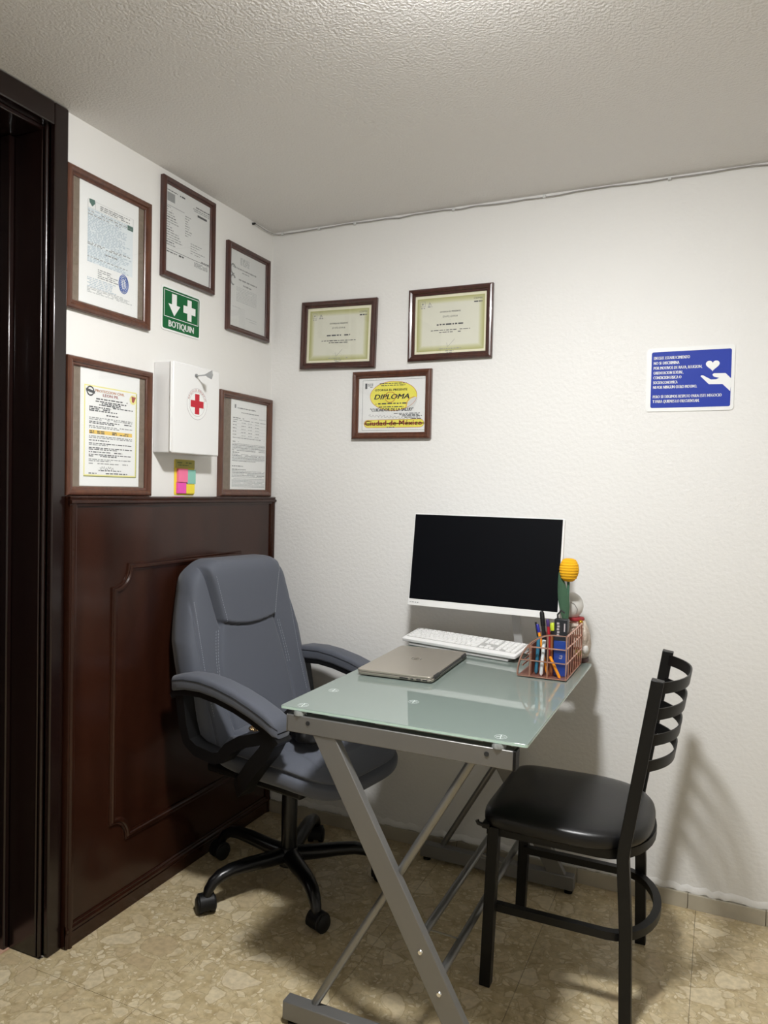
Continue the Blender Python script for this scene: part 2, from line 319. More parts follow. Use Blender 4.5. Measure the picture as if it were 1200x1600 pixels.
# wainscot panel
PX = .026; P0, P1, PZ = -1.069, -.002, 1.314
pn = struct(MB().box(.0005, PX, P0, P1, 0, PZ - .01), 'trim_3', 'dark_wood', 'glossy dark wood wainscot panel behind the grey chair')
def mould(pts, wd=.03, ht=.012, name='moulding', closed=False):
    sec = [(-wd / 2, 0), (-wd / 2, ht * .5), (-wd * .3, ht * .6), (-wd * .2, ht), (wd * .05, ht), (wd * .2, ht * .55), (wd * .4, ht * .7), (wd / 2, ht * .3), (wd / 2, 0)]
    path = [Vector((PX, y, z)) for y, z in pts]; rs = []; m = len(path)
    for i, p in enumerate(path):
        a = path[i - 1] if (closed or i) else p; b = path[(i + 1) % m] if (closed or i < m - 1) else p
        d1 = (p - a).normalized() if (p - a).length else (b - p).normalized(); d2 = (b - p).normalized() if (b - p).length else d1
        n1 = Vector((0, -d1.z, d1.y)); n2 = Vector((0, -d2.z, d2.y)); n = (n1 + n2); n = n / max(.35, n.dot(n1)) if n.length > .1 else n1
        rs.append([p + n * q[0] + Vector((q[1], 0, 0)) for q in sec])
    return build(MB().rings(rs, closed), name, 'dark_wood', pn, smooth=35)
mould([(P0 + .013, .0), (P0 + .013, PZ - .013)], .026, .012, 'stile')
mould([(P1 - .013, .0), (P1 - .013, PZ - .013)], .026, .012, 'stile')
mould([(P0, PZ - .014), (P1, PZ - .014)], .028, .014, 'top_rail')
build(MB().box(.0005, PX + .006, P0, P1, PZ - .01, PZ), 'cap', 'dark_wood', pn, bevel=.002)
mould([(P0, .055), (P1, .055)], .03, .010, 'bottom_bead')
build(MB().box(PX - .002, PX + .008, P0, P1, 0, .045), 'plinth', 'dark_wood', pn, bevel=.003)
def notch(y0, y1, z0, z1, r):
    pts = []
    for cy, cz, a0, a1 in ((y1, z1, 180, 270), (y1, z0, 90, 180), (y0, z0, 0, 90), (y0, z1, 270, 360)):
        rng = [(a0 + (a1 - a0) * i / 8) for i in range(9)]
        if True: rng = rng if (cy, cz) in ((y1, z0), (y0, z1)) else rng
        arc = [(cy + r * math.cos(R(a)), cz + r * math.sin(R(a))) for a in rng]
        pts.append(arc)
    # order: top right (from top side to right side), bottom right, bottom left, top left
    out = []
    for arc, rev in zip(pts, (False, False, False, False)): out += arc[::-1] if rev else arc
    return out
mould(notch(-.890, -.175, .237, 1.093, .068), .024, .010, 'inner_moulding', closed=True)

# ------------------------------------------------------------------ ceiling lamp (just above the frame)
lp = thing('ceiling_lamp', 'round flat white ceiling lamp above the desk', 'lamp', LAMP)
build(MB().lathe([(.001, 0), (.115, 0), (.115, -.012), (.108, -.02), (.10, -.02), (.10, -.012), (.001, -.012)], n=40), 'housing', 'lamp_body', lp, smooth=40)
build(MB().lathe([(.001, -.014), (.098, -.014), (.098, -.030), (.088, -.042), (.055, -.049), (.001, -.051)], n=40), 'diffuser', 'lamp_glow', lp, smooth=40)

# ------------------------------------------------------------------ thin cable along the ceiling edge
cb = thing('ceiling_cable', 'thin grey cable tacked along the ceiling edge', 'cable', (.0, -.004, 2.3935))
rnd = random.Random(5); pts = [(-.0 + .012, -.14, -.004), (.010, -.06, -.006), (.012, -.012, -.003)] + [(.03 + i * .06, -.003 - .002 * rnd.random(), -.001 - .006 * rnd.random()) for i in range(46)]
build(MB().tube(pts, .0022, 6), 'cord', 'cable', cb, smooth=60)
for x in (.05, .22, .38, .785, 1.12, 1.53, 1.95): build(MB().obox((x, -.003, -.004), (.005, 0, 0), (0, .005, 0), (0, 0, .005)), 'clip', 'paper_grey', cb, bevel=.001)
build(MB().lathe([(.001, 0), (.005, 0), (.004, .012), (.001, .012)], (.0, -.145, -.004), 8, 'x'), 'nail', 'hole', cb, smooth=40)

# ------------------------------------------------------------------ framed papers and signs on the walls
# local axes of everything hung on a wall: +X to the viewer's right, -Y out of the wall, +Z up
def rect(mb, x0, x1, z0, z1, y, t=.0003): return mb.box(x0, x1, y - t, y, z0, z1)
def words(mb, x0, x1, z, h, y, rnd, fill=.82, mean=.012, ragged=0):
    x = x0; e = x1 - ragged * rnd.random() * (x1 - x0)
    while x < e:
        l = mean * (.35 + 1.3 * rnd.random()); l = min(l, e - x)
        if rnd.random() < .97: rect(mb, x, x + l, z - h / 2 * (.7 + .3 * rnd.random()), z + h / 2 * (.7 + .3 * rnd.random()), y)
        x += l + mean * (1 - fill) * 1.6
def scrawl(mb, pts, y, wd=.0008):
    for (a, b), (c, d) in zip(pts, pts[1:]):
        dx, dz = c - a, d - b; l = math.hypot(dx, dz) or 1; nx, nz = -dz / l * wd, dx / l * wd
        mb.add([(a + nx, y, b + nz), (a - nx, y, b - nz), (c - nx, y, d - nz), (c + nx, y, d + nz)], [(0, 1, 2, 3)])
def frame(label, wall, u, z, wd, ht, rail, wood, paper_mat, roll=0, paper=None, board=None, group='framed papers on the walls', dep=.019):
    """u: centre along the wall, z: bottom edge"""
    loc, rz = ((0, u, z), R(90)) if wall == 'L' else ((u, 0, z), 0)
    t = thing('picture_frame', label, 'picture frame', loc, rz, group)
    t.rotation_euler = (0, R(roll), rz)
    prof = [(0, 0), (0, dep * .72), (rail * .12, dep * .92), (rail * .35, dep), (rail * .62, dep * .86), (rail * .72, dep * .60), (rail * .9, dep * .58), (rail, dep * .46), (rail, 0)]
    c = [(-wd / 2, 0), (wd / 2, 0), (wd / 2, ht), (-wd / 2, ht)]; ins = [(1, 1), (-1, 1), (-1, -1), (1, -1)]
    for i in range(4):
        rs = [[(c[k][0] + ins[k][0] * s, -d - .0006, c[k][1] + ins[k][1] * s) for s, d in prof] for k in (i, (i + 1) % 4)]
        build(MB().rings(rs), 'frame_rail', wood, t, smooth=35)
    i0 = rail * .95
    build(MB().box(-wd / 2 + i0, wd / 2 - i0, -.005, -.0012, i0, ht - i0), 'backing_board', board or paper_mat, t)
    px0, px1, pz0, pz1 = paper or (-wd / 2 + i0, wd / 2 - i0, i0, ht - i0)
    p = build(MB().box(px0, px1, -.0057, -.005, pz0, pz1), 'paper', paper_mat, t)
    build(MB().box(-wd / 2 + rail * .96, wd / 2 - rail * .96, -.0082, -.0072, rail * .96, ht - rail * .96), 'glass_pane', 'picture_glass', t)
    return t, p, (px0, px1, pz0, pz1)
Y = -.0058; PL = lambda a, b: (a, Y - .0004, b); PL2 = lambda a, b: (a, Y - .0008, b)

# 1: large frame, top left of the left wall: bluish form with blue stamp
t, p, (x0, x1, z0, z1) = frame('tall brown frame high beside the door holding a bluish form with blue stamp', 'L', -.903, 1.851, .340, .404, .026, 'frame_wood', 'paper', paper=(-.118, .120, .029, .388), board='mat_board')
r = random.Random(11); k = MB(); g = MB(); bl = MB(); tb = MB()
X = lambda f: x0 + f * (x1 - x0); Z = lambda f: z1 - f * (z1 - z0)
rect(tb, X(.13), X(.90), Z(.66), Z(.22), Y, .0001)
for f in (.155, .22, .26): rect(g, X(.13), X(.90), Z(f) - .0006, Z(f), Y)
for f in (.13, .25, .90): rect(g, X(f), X(f) + .0008, Z(.22 if f == .25 else .25), Z(.155), Y)
for i, f in enumerate((.175, .19, .205)): words(k, X(.33), X(.84 - .1 * (i == 1)), Z(f), .0035, Y, r)
for i in range(34):
    f = .235 + i * .0127; words(k if i in (1, 3, 21, 22, 30) else bl, X(.13), X(.90), Z(f), .0030, Y - .0002, r, ragged=.35, fill=.75)
words(k, X(.42), X(.62), Z(.555), .005, Y - .0003, r)
for i in range(5): words(k, X(.30), X(.66), Z(.70 + i * .016), .003, Y, r, ragged=.4)
for i in range(6): words(bl, X(.13), X(.62), Z(.785 + i * .014), .003, Y, r, ragged=.2)
for i in range(4): words(g, X(.13), X(.90), Z(.865 + i * .012), .0028, Y, r, ragged=.3)
build(tb, 'print_tint', 'tint_blue', p); build(k, 'print', 'ink_grey', p); build(bl, 'print', 'ink_bluegrey', p); build(g, 'print_rules', 'ink_light', p)
sh = [(X(.15), Z(.15)), (X(.24), Z(.145)), (X(.245), Z(.175)), (X(.20), Z(.205)), (X(.155), Z(.178))]
em = MB(); em.prism(sh, lambda a, b, q: (a, Y - .0004 * q, b)); rect(em, X(.80), X(.90), Z(.265), Z(.225), Y, .0005); build(em, 'crest_print', 'ink_green', p)
st = MB(); cx, cz = X(.74), Z(.745)
for rr in (.012, .016, .019): st.tube([(cx + rr * 1.05 * math.cos(R(a)), Y - .0008, cz + rr * 1.5 * math.sin(R(a))) for a in range(0, 360, 20)], .0012, 4, True)
for i in range(9): words(st, cx - .014, cx + .014, cz + .02 - i * .005, .003, Y - .0006, r, fill=.7, mean=.006)
build(st, 'stamp_print', 'ink_blue', p)

# 2: second top frame, grey list
t, p, (x0, x1, z0, z1) = frame('dark framed grey printed list against the ceiling, second frame from the door', 'L', -.540, 2.046, .276, .330, .022, 'frame_dark', 'paper_grey')
r = random.Random(12); k = MB(); g = MB()
rect(g, X(.03), X(.19), Z(.185), Z(.085), Y)                        # grey patch where the code is printed
words(k, X(.03), X(.25), Z(.06), .0035, Y, r); words(k, X(.30), X(.42), Z(.065), .006, Y, r)
words(k, X(.62), X(.98), Z(.095), .004, Y, r); words(g, X(.60), X(.98), Z(.125), .004, Y, r); words(g, X(.62), X(.98), Z(.145), .003, Y, r); rect(k, X(.70), X(.92), Z(.20), Z(.175), Y)
rect(k, X(.01), X(.40), Z(.232) - .001, Z(.232), Y)
for i in range(16):
    f = .255 + i * .0285; words(k if i % 5 == 4 else g, X(.02), X(.10 + .03 * (i % 7) + .08 * (i > 9)), Z(f), .0035, Y, r)
    if i < 9: words(g, X(.42), X(.58), Z(f + .01), .003, Y, r, ragged=.6)
    if 10 < i: words(g, X(.55), X(.95), Z(f - .01), .003, Y, r, ragged=.7)
rect(k, X(.01), X(.99), Z(.735) - .0014, Z(.735), Y); words(k, X(.03), X(.25), Z(.765), .0035, Y, r); words(k, X(.29), X(.41), Z(.765), .006, Y, r)
words(k, X(.80), X(.98), Z(.725), .004, Y, r)
for i in range(5): words(g, X(.64), X(.95), Z(.76 + .012 * i), .0025, Y, r)
build(k, 'print', 'ink', p); build(g, 'print', 'ink_grey', p)

# 3: diploma with crest, near the corner
t, p, (x0, x1, z0, z1) = frame('dark framed grey diploma with a faint crest, nearest the room corner and highest there', 'L', -.180, 1.942, .281, .331, .022, 'frame_dark', 'paper_grey')
r = random.Random(13); k = MB(); g = MB()
for i in range(7): words(g, X(.28), X(.52), Z(.075 + i * .014), .004, Y, r, fill=.6, mean=.012)
words(k, X(.08), X(.72), Z(.225), .006, Y, r); words(k, X(.33), X(.52), Z(.262), .004, Y, r)
words(k, X(.24), X(.74), Z(.365), .006, Y, r, mean=.02); words(k, X(.36), X(.62), Z(.425), .006, Y, r)
for i in range(10): words(g, X(.18), X(.74), Z(.47 + i * .02), .0025, Y, r)
for cz in (.24, .38): k.tube([(X(.08) + .014 * math.cos(R(a)), Y - .0004, Z(cz + .02) + .018 * math.sin(R(a))) for a in range(30, 300, 20)], .003, 4)
words(g, X(.08), X(.30), Z(.74), .003, Y, r); words(g, X(.45), X(.75), Z(.84), .003, Y, r); words(g, X(.45), X(.75), Z(.87), .003, Y, r)
build(k, 'print', 'ink_grey', p); build(g, 'print', 'ink_light', p)

# 4: PROTECCION CIVIL paper, stands on the wainscot beside the door
t, p, (x0, x1, z0, z1) = frame('tall brown frame on the panelling ledge by the door holding a yellow edged letter', 'L', -.892, 1.3155, .347, .402, .026, 'frame_wood', 'paper', paper=(-.119, .123, .029, .383), board='mat_board')
r = random.Random(14); k = MB(); g = MB(); ye = MB(); rd = MB(); go = MB(); og = MB(); sh = MB()
bx0, bx1, bz0, bz1 = X(.06), X(.945), Z(.915), Z(.155)
rect(ye, bx0, bx1, bz0, bz1, Y, .0001); rect(sh, bx1, bx1 + .002, bz0 - .002, bz1 - .004, Y); rect(sh, bx0, bx1, bz0 - .0025, bz0, Y)
inn = MB(); rect(inn, bx0 + .004, bx1 - .004, bz0 + .004, bz1 - .004, Y, .0003)
build(ye, 'border_print', 'tint_yellow', p); build(inn, 'paper_panel', 'paper', p); build(sh, 'border_shade', 'ink_olive', p)
text_into(rd, 'PROTECCION CIVIL', X(.48), Z(.205), .0075, PL2, width=.118, bold=.05); text_into(og, 'LEON PIL', X(.49), Z(.238), .0085, PL2, width=.064, bold=.05)
build(rd, 'print', 'ink_orange', p); build(og, 'print', 'ink_red', p)
words(k, X(.25), X(.78), Z(.262), .0042, Y - .0003, r)
for i, (a, b) in enumerate(((.24, .76), (.34, .66), (.30, .66))): words(k, X(a), X(b), Z(.284 + i * .014), .0042, Y - .0003, r)
words(k, X(.53), X(.88), Z(.325), .0036, Y - .0003, r)
for i, b in enumerate((.50, .48, .60)): words(k, X(.14), X(b), Z(.335 + i * .015), .0038, Y - .0003, r)
words(k, X(.42), X(.62), Z(.395), .0042, Y - .0003, r)
for i, (f, b, bold) in enumerate(((.425, .87, 0), (.438, .87, 0), (.458, .87, 1), (.471, .55, 1), (.495, .87, 0), (.508, .7, 0), (.58, .87, 0), (.593, .87, 0), (.615, .47, 1), (.64, .87, 1), (.653, .45, 0), (.678, .87, 1), (.691, .62, 1), (.713, .70, 1), (.735, .87, 1), (.748, .6, 1), (.775, .85, 0), (.788, .5, 0), (.81, .80, 0))):
    words(k if bold else g, X(.14), X(b), Z(f), .0033, Y - .0003, r)
rect(go, X(.14), X(.87), Z(.560), Z(.528), Y - .0003, .0002); build(go, 'gold_band_print', 'tint_gold', p)
for a, b in ((.15, .22), (.27, .39), (.52, .60), (.65, .80)): words(k, X(a), X(b), Z(.538), .0035, Y - .0006, r); words(k, X(a), X(b), Z(.552), .0035, Y - .0006, r)
scrawl(k, [(X(.32 + .018 * i), Z(.845 + (.018 if i % 2 else -.012) * (1 if i % 3 else .4))) for i in range(14)], Y - .0006, .0005)
words(k, X(.30), X(.68), Z(.868), .0032, Y - .0003, r); words(k, X(.14), X(.27), Z(.893), .0032, Y - .0003, r); words(k, X(.42), X(.79), Z(.893), .0036, Y - .0003, r)
k.tube([(X(.155) + .013 * math.cos(R(a)), Y - .0006, Z(.205) + .013 * math.sin(R(a))) for a in range(0, 360, 24)], .0022, 4, True); k.obox((X(.155), Y - .0008, Z(.205)), (.017, 0, -.003), (0, .0003, 0), (0, 0, .004))
build(k, 'print', 'ink', p); build(g, 'print', 'ink_grey', p)
lo = MB(); lo.lathe([(.001, 0), (.015, 0), (.015, -.0004), (.001, -.0004)], (X(.88), Y - .0003, Z(.225)), 18, 'y'); build(lo, 'badge_print', 'tint_yellow', p)
lo = MB(); lo.prism([(X(.85), Z(.195)), (X(.93), Z(.20)), (X(.89), Z(.25)), (X(.86), Z(.245))], lambda a, b, q: (a, Y - .0008 - .0003 * q, b)); build(lo, 'badge_mark_print', 'ink_red', p)

# 5: letter by the corner on the ledge
t, p, (x0, x1, z0, z1) = frame('brown frame on the panelling ledge in the room corner holding a dense letter', 'L', -.1795, 1.3155, .346, .398, .026, 'frame_wood', 'paper', paper=(-.098, .142, .027, .380), board='mat_board')
r = random.Random(15); k = MB(); g = MB()
rect(k, X(.09), X(.13), Z(.115), Z(.075), Y); words(k, X(.17), X(.68), Z(.11), .005, Y, r); words(k, X(.28), X(.78), Z(.155), .004, Y, r)
words(g, X(.55), X(.98), Z(.20), .003, Y, r); words(k, X(.05), X(.36), Z(.22), .0042, Y, r); words(k, X(.05), X(.98), Z(.24), .0025, Y, r, mean=.03)
for i in range(5):
    f = .262 + .035 * i; words(k, X(.05), X(.15), Z(f), .0035, Y, r)
    for a in (.27, .45, .65): words(k if (i + int(a * 10)) % 2 else g, X(a + .03 * r.random()), X(a + .13), Z(f + .005), .003, Y, r)
    rect(g, X(.05), X(.98), Z(f + .017) - .0005, Z(f + .017), Y)
words(k, X(.05), X(.95), Z(.435), .0028, Y, r); words(k, X(.05), X(.21), Z(.478), .0042, Y, r); words(k, X(.05), X(.23), Z(.595), .0042, Y, r)
for i in range(6): words(k if i % 2 else g, X(.04), X(.97), Z(.50 + i * .0145), .003, Y, r, fill=.88)
for i in range(6): words(k if i % 2 else g, X(.04), X(.97 if i < 5 else .7), Z(.615 + i * .0145), .003, Y, r, fill=.88)
words(k, X(.04), X(.34), Z(.745), .0046, Y, r); words(k, X(.04), X(.43), Z(.782), .0046, Y, r)
for i in range(5): words(k if i % 2 else g, X(.04), X(.97), Z(.80 + i * .0155), .003, Y, r, fill=.88)
for i in range(7): words(g, X(.04), X(.97), Z(.885 + i * .0145), .0028, Y, r, fill=.9)
build(k, 'print', 'ink_grey', p); build(g, 'print', 'ink_light', p)

# certificates on the back wall
def certificate(label, u, z, wd, ht, roll, seed):
    t, p, q = frame(label, 'B', u, z, wd, ht, .025, 'frame_dark', 'certificate_print', roll=roll, dep=.02)
    r = random.Random(seed); k = MB(); g = MB(); c = ht / 2
    text_into(k, 'OTORGA EL PRESENTE', .0, c + .042, .0052, PL, width=.080, bold=.03); text_into(k, 'DIPLOMA', 0, c + .0235, .0065, PL, width=.058, shear=.25, spacing=1.3)
    text_into(g, 'a', 0, c + .013, .004, PL)
    words(k, -.052, .052, c - .002, .0058, Y, r, mean=.014); words(k, -.075, .078, c - .023, .003, Y, r); words(k, -.042, .042, c - .031, .003, Y, r)
    scrawl(g, [(-.012, c - .070), (-.008, c - .085), (.004, c - .074), (.020, c - .057)], Y - .0004, .0005)
    words(g, -.042, .044, c - .092, .0028, Y, r); words(g, -.016, .016, c - .100, .0028, Y, r); words(g, -.011, .011, c - .106, .0026, Y, r)
    text_into(k, 'CDMX', .107, c + .082, .0062, PL, width=.034); words(k, .091, .124, c + .073, .0052, Y, r, mean=.01)
    rect(g, -.119, -.100, c + .069, c + .070, Y); rect(g, -.119, -.100, c + .087, c + .088, Y); rect(g, -.119, -.118, c + .069, c + .088, Y); rect(g, -.101, -.100, c + .069, c + .088, Y); words(g, -.113, -.106, c + .078, .007, Y, r, mean=.004)
    words(g, -.117, -.101, c + .063, .003, Y, r); words(g, -.089, -.072, c + .067, .004, Y, r); k2 = [(-.086, c + .070), (-.082, c + .083), (-.076, c + .072)]; scrawl(g, k2, Y - .0004, .001)
    build(k, 'print', 'ink', p); build(g, 'print', 'ink_grey', p)
certificate('olive bordered certificate in dark frame, left of the pair above the yellow diploma', .313, 1.829, .334, .268, 1.2, 21)
certificate('olive bordered certificate in dark frame, right of the pair and nearer the blue sign', .782, 1.840, .328, .267, 0, 22)
t, p, (x0, x1, z0, z1) = frame('framed diploma with a yellow oval and yellow band, lowest on the back wall', 'B', .552, 1.549, .329, .261, .025, 'frame_wood', 'paper', group='framed papers on the walls', dep=.02)
r = random.Random(23); k = MB(); g = MB(); ye = MB(); og = MB(); rd = MB()
ex, ez, erx, erz = X(.525), Z(.34), .098, .056
ye.prism([(ex + erx * math.cos(R(a)), ez + erz * math.sin(R(a))) for a in range(0, 360, 10)], lambda a, b, q: (a, Y - .0002 * q, b)); ye.prism(rrect(X(.09), X(.985), Z(.905), Z(.765), .017), lambda a, b, q: (a, Y - .0002 * q, b))
wv = MB(); wv.prism([(X(.72), Z(.62)), (X(.74), Z(.46)), (X(.79), Z(.40)), (X(.84), Z(.37)), (X(.88), Z(.38)), (X(.87), Z(.46)), (X(.84), Z(.53)), (X(.78), Z(.60))], lambda a, b, q: (a, Y - .0003 - .0002 * q, b))
og.tube([(ex + erx * math.cos(R(a)), Y - .0003, ez + erz * math.sin(R(a))) for a in range(0, 360, 10)], .0009, 4, True); og.tube([(a, Y - .0003, b) for a, b in rrect(X(.09), X(.985), Z(.905), Z(.765), .017)], .0008, 4, True)
og.tube([(X(.48) + .022 * math.cos(R(a)), Y - .0003, Z(.36) + .02 * math.sin(R(a))) for a in range(0, 360, 20)], .0012, 4, True); scrawl(og, [(X(.71), Z(.58)), (X(.73), Z(.45)), (X(.77), Z(.39)), (X(.84), Z(.365))], Y - .0006, .0012)
for a, b, c, d in ((.06, .063, .955, .045), (.06, 1, .952, .956), (.06, 1, .045, .049)): rect(k, X(a), X(b), Z(max(c, d)), Z(min(c, d)), Y)
words(k, X(.32), X(.72), Z(.115), .0032, Y - .0004, r); words(k, X(.34), X(.70), Z(.150), .0032, Y - .0004, r)
text_into(k, 'OTORGA EL PRESENTE', X(.49), Z(.248), .0078, PL2, width=.136, bold=.05); text_into(k, 'DIPLOMA', X(.50), Z(.395), .019, PL2, width=.146, shear=.28, bold=.05)
words(k, X(.30), X(.74), Z(.475), .0052, Y - .0005, r, mean=.012, fill=.75); rect(k, X(.265), X(.275), Z(.49), Z(.47), Y - .0005); words(k, X(.31), X(.68), Z(.535), .0035, Y - .0005, r)
text_into(k, '"CUIDADOR DE LA SALUD"', X(.505), Z(.612), .0115, PL2, width=.180, bold=.06)
text_into(rd, 'Ciudad de México', X(.53), Z(.868), .0195, PL2, width=.238, bold=.05)
sx = X(.16); pts = []
for i in range(46): pts.append((sx + .0041 * i + .003 * math.sin(i * 2.1), Z(.685) + .005 * math.sin(i * 1.7) * (1 + (i % 11 == 0)) - .0003 * i))
scrawl(g, pts, Y - .0005, .0005)
for i, (a, b) in enumerate(((.54, .92), (.62, .90), (.66, .95), (.70, .92), (.80, .94))): words(k, X(a), X(b), Z(.655 + i * .024), .003, Y - .0004, r)
words(k, X(.44), X(.55), Z(.90), .003, Y - .0006, r)
rect(k, X(.10), X(.13), Z(.20), Z(.10), Y - .0003)
for i in range(3): words(g, X(.14), X(.22), Z(.115 + .028 * i), .004, Y - .0003, r, mean=.008)
build(ye, 'yellow_print', 'yellow_print', p); build(wv, 'white_wave_print', 'paper_grey', p); build(og, 'outline_print', 'ink_orange', p); build(k, 'print', 'ink', p); build(g, 'print', 'ink_grey', p); build(rd, 'print', 'ink_red', p)

# green first aid sign
t = thing('first_aid_sign', 'green and white sign with arrow and cross reading BOTIQUIN', 'sign', (0, -.567, 1.872), R(90))
PR = lambda mb, poly, y0, y1: mb.prism(poly, lambda a, b, q: (a, y0 + (y1 - y0) * q, b))
build(PR(MB(), rrect(-.102, .102, 0, .148, .010), -.0008, -.0026), 'plate', 'sign_white', t)
gp = build(PR(MB(), rrect(-.095, .095, .006, .142, .007), -.0026, -.0029), 'green_field', 'sign_green', t)
ln = MB()
for a, b, c, d in ((-.089, .089, .134, .136), (-.089, .089, .046, .048), (-.089, -.087, .046, .136), (.087, .089, .046, .136)): rect(ln, a, b, c, d, -.0029, .0002)
build(ln, 'border_line', 'sign_white', gp)
build(PR(MB(), [(-.050, .128), (-.026, .128), (-.026, .092), (-.008, .092), (-.038, .054), (-.068, .092), (-.050, .092)], -.0029, -.0032), 'arrow', 'sign_white', gp)
build(PR(MB(), [(.030, .054), (.052, .054), (.052, .078), (.073, .078), (.073, .103), (.052, .103), (.052, .126), (.030, .126), (.030, .103), (.009, .103), (.009, .078), (.030, .078)], -.0029, -.0032), 'cross', 'sign_white', gp)
tx = MB(); text_into(tx, 'BOTIQUIN', 0, .0155, .022, lambda a, b: (a, -.0031, b), width=.130, bold=.05); build(tx, 'lettering', 'sign_white', gp)

# blue sign on the back wall
t = thing('wall_notice', 'blue and white notice with a heart above an open hand', 'sign', (1.610, 0, 1.631))
build(PR(MB(), rrect(-.133, .133, 0, .209, .012), -.0008, -.0028), 'plate', 'sign_white', t)
BX0, BX1, BZ0, BZ1 = -.118, .123, .012, .196
bp = build(PR(MB(), rrect(BX0, BX1, BZ0, BZ1, .006), -.0028, -.0031), 'blue_field', 'sign_blue', t)
U = lambda u: BX0 + u * (BX1 - BX0); V = lambda v: BZ1 - v * (BZ1 - BZ0)
tx = MB()
for s, v, wd in (('EN ESTE ESTABLECIMIENTO', .11, .456), ('NO SE DISCRIMINA', .20, .325), ('POR MOTIVOS DE RAZA, RELIGION,', .288, .612), ('ORIENTACION SEXUAL,', .375, .38), ('CONDICION FISICA O', .46, .356), ('SOCIOECONOMICA', .547, .31), ('NI POR NINGUN OTRO MOTIVO.', .632, .556), ('PERO SI EXIGIMOS RESPETO PARA ESTE NEGOCIO', .80, .862), ('Y PARA QUIENES LO FRECUENTAN.', .885, .59)):
    text_into(tx, s, U(.03), V(v) - .0046, .0098, lambda a, b: (a, -.0033, b), width=wd * (BX1 - BX0), align='LEFT', bold=.045)
build(tx, 'lettering', 'sign_white', bp)
ht = []
for i in range(40):
    a = 2 * math.pi * i / 40; ht.append((U(.772) + .0013 * 16 * math.sin(a) ** 3 * .98, V(.275) + .0012 * (13 * math.cos(a) - 5 * math.cos(2 * a) - 2 * math.cos(3 * a) - math.cos(4 * a))))
build(PR(MB(), ht, -.0031, -.0034), 'heart', 'sign_white', bp)
hp_ = [(697, 437), (704, 427), (722, 428), (800, 468), (850, 465), (880, 452), (826, 438), (812, 420), (826, 405), (940, 403), (1003, 462), (990, 582), (915, 513), (780, 515)]
hand = [(U((x - 195) / 800), V((y - (200 - .056 * (x - 205))) / (562 + .02 * (x - 205)))) for x, y in hp_]
hand = [(min(a, BX1 + .004), b) for a, b in hand]
build(PR(MB(), hand[::-1], -.0031, -.0034), 'hand', 'sign_white', bp)

# first aid box
t = thing('first_aid_box', 'white wall mounted metal first aid box with red cross', 'first aid box', (0, -.577, 1.459), R(90))
build(MB().box(-.121, .121, -.070, -.0005, 0, .298), 'body', 'box_white', t, bevel=.003)
d = build(MB().box(-.1225, .1225, -.083, -.0715, -.001, .299), 'door', 'box_white', t, bevel=.004)
build(MB().tube([(-.1215, -.074, .004), (-.1215, -.074, .296)], .0042, 10), 'hinge', 'box_white', d, smooth=50)
build(MB().box(-.09, .09, -.0712, -.060, .2985, .3005), 'lid_seam', 'monitor_grey', t)
ccx, ccz = -.001, .170
e1 = MB().lathe([(.001, 0), (.053, 0), (.053, -.0004), (.001, -.0004)], (ccx, -.0832, ccz), 40, 'y'); em = build(e1, 'emblem', 'sign_white', d)
rg = MB()
for rr in (.0525, .041): rg.tube([(ccx + rr * math.cos(R(a)), -.0836, ccz + rr * math.sin(R(a))) for a in range(0, 360, 8)], .0006, 4, True)
build(rg, 'ring_print', 'line_grey', em)
b1, b2 = .0115, .034
build(PR(MB(), [(ccx + a, ccz + b) for a, b in ((-b1, -b2), (b1, -b2), (b1, -b1), (b2, -b1), (b2, b1), (b1, b1), (b1, b2), (-b1, b2), (-b1, b1), (-b2, b1), (-b2, -b1), (-b1, -b1))], -.0836, -.0840), 'red_cross', 'cross_red', em)
at = MB(); s = 'BOTIQUIN DE EMERGENCIAS'
for i, ch in enumerate(s):
    if ch == ' ': continue
    a = R(90 + 70 - 140 * i / (len(s) - 1)); q = MB(); text_into(q, ch, 0, 0, .0068, lambda x, y: (x, 0, y))
    q.xf(Matrix.Translation((ccx + .0435 * math.cos(a), -.0838, ccz + .0435 * math.sin(a))) @ Matrix.Rotation(-(a - math.pi / 2), 4, 'Y')); at.add(q.v, q.f)
build(at, 'ring_lettering', 'ink_red', em)
ky = thing('lock_key', 'small steel key sticking out of the white first aid box', 'key', (.0835, -.585, 1.724), R(90))
build(MB().lathe([(.001, 0), (.007, 0), (.006, -.004), (.001, -.004)], (0, 0, 0), 14, 'y'), 'lock_plug', 'key_steel', ky, smooth=40)
build(MB().tube([(0, -.003, 0), (0, -.040, .001)], .0024, 8), 'shaft', 'key_steel', ky, smooth=50)
build(MB().add(*(lambda P: (P, [tuple(range(6))[::-1], tuple(range(6, 12))] + [(i, (i + 1) % 6, 6 + (i + 1) % 6, 6 + i) for i in range(6)]))([(s_ * .0012, y, z) for s_ in (-1, 1) for y, z in ((-.036, .003), (-.050, .009), (-.066, .016), (-.070, .0), (-.064, -.014), (-.048, -.007))])), 'bow', 'key_steel', ky, bevel=.0006)

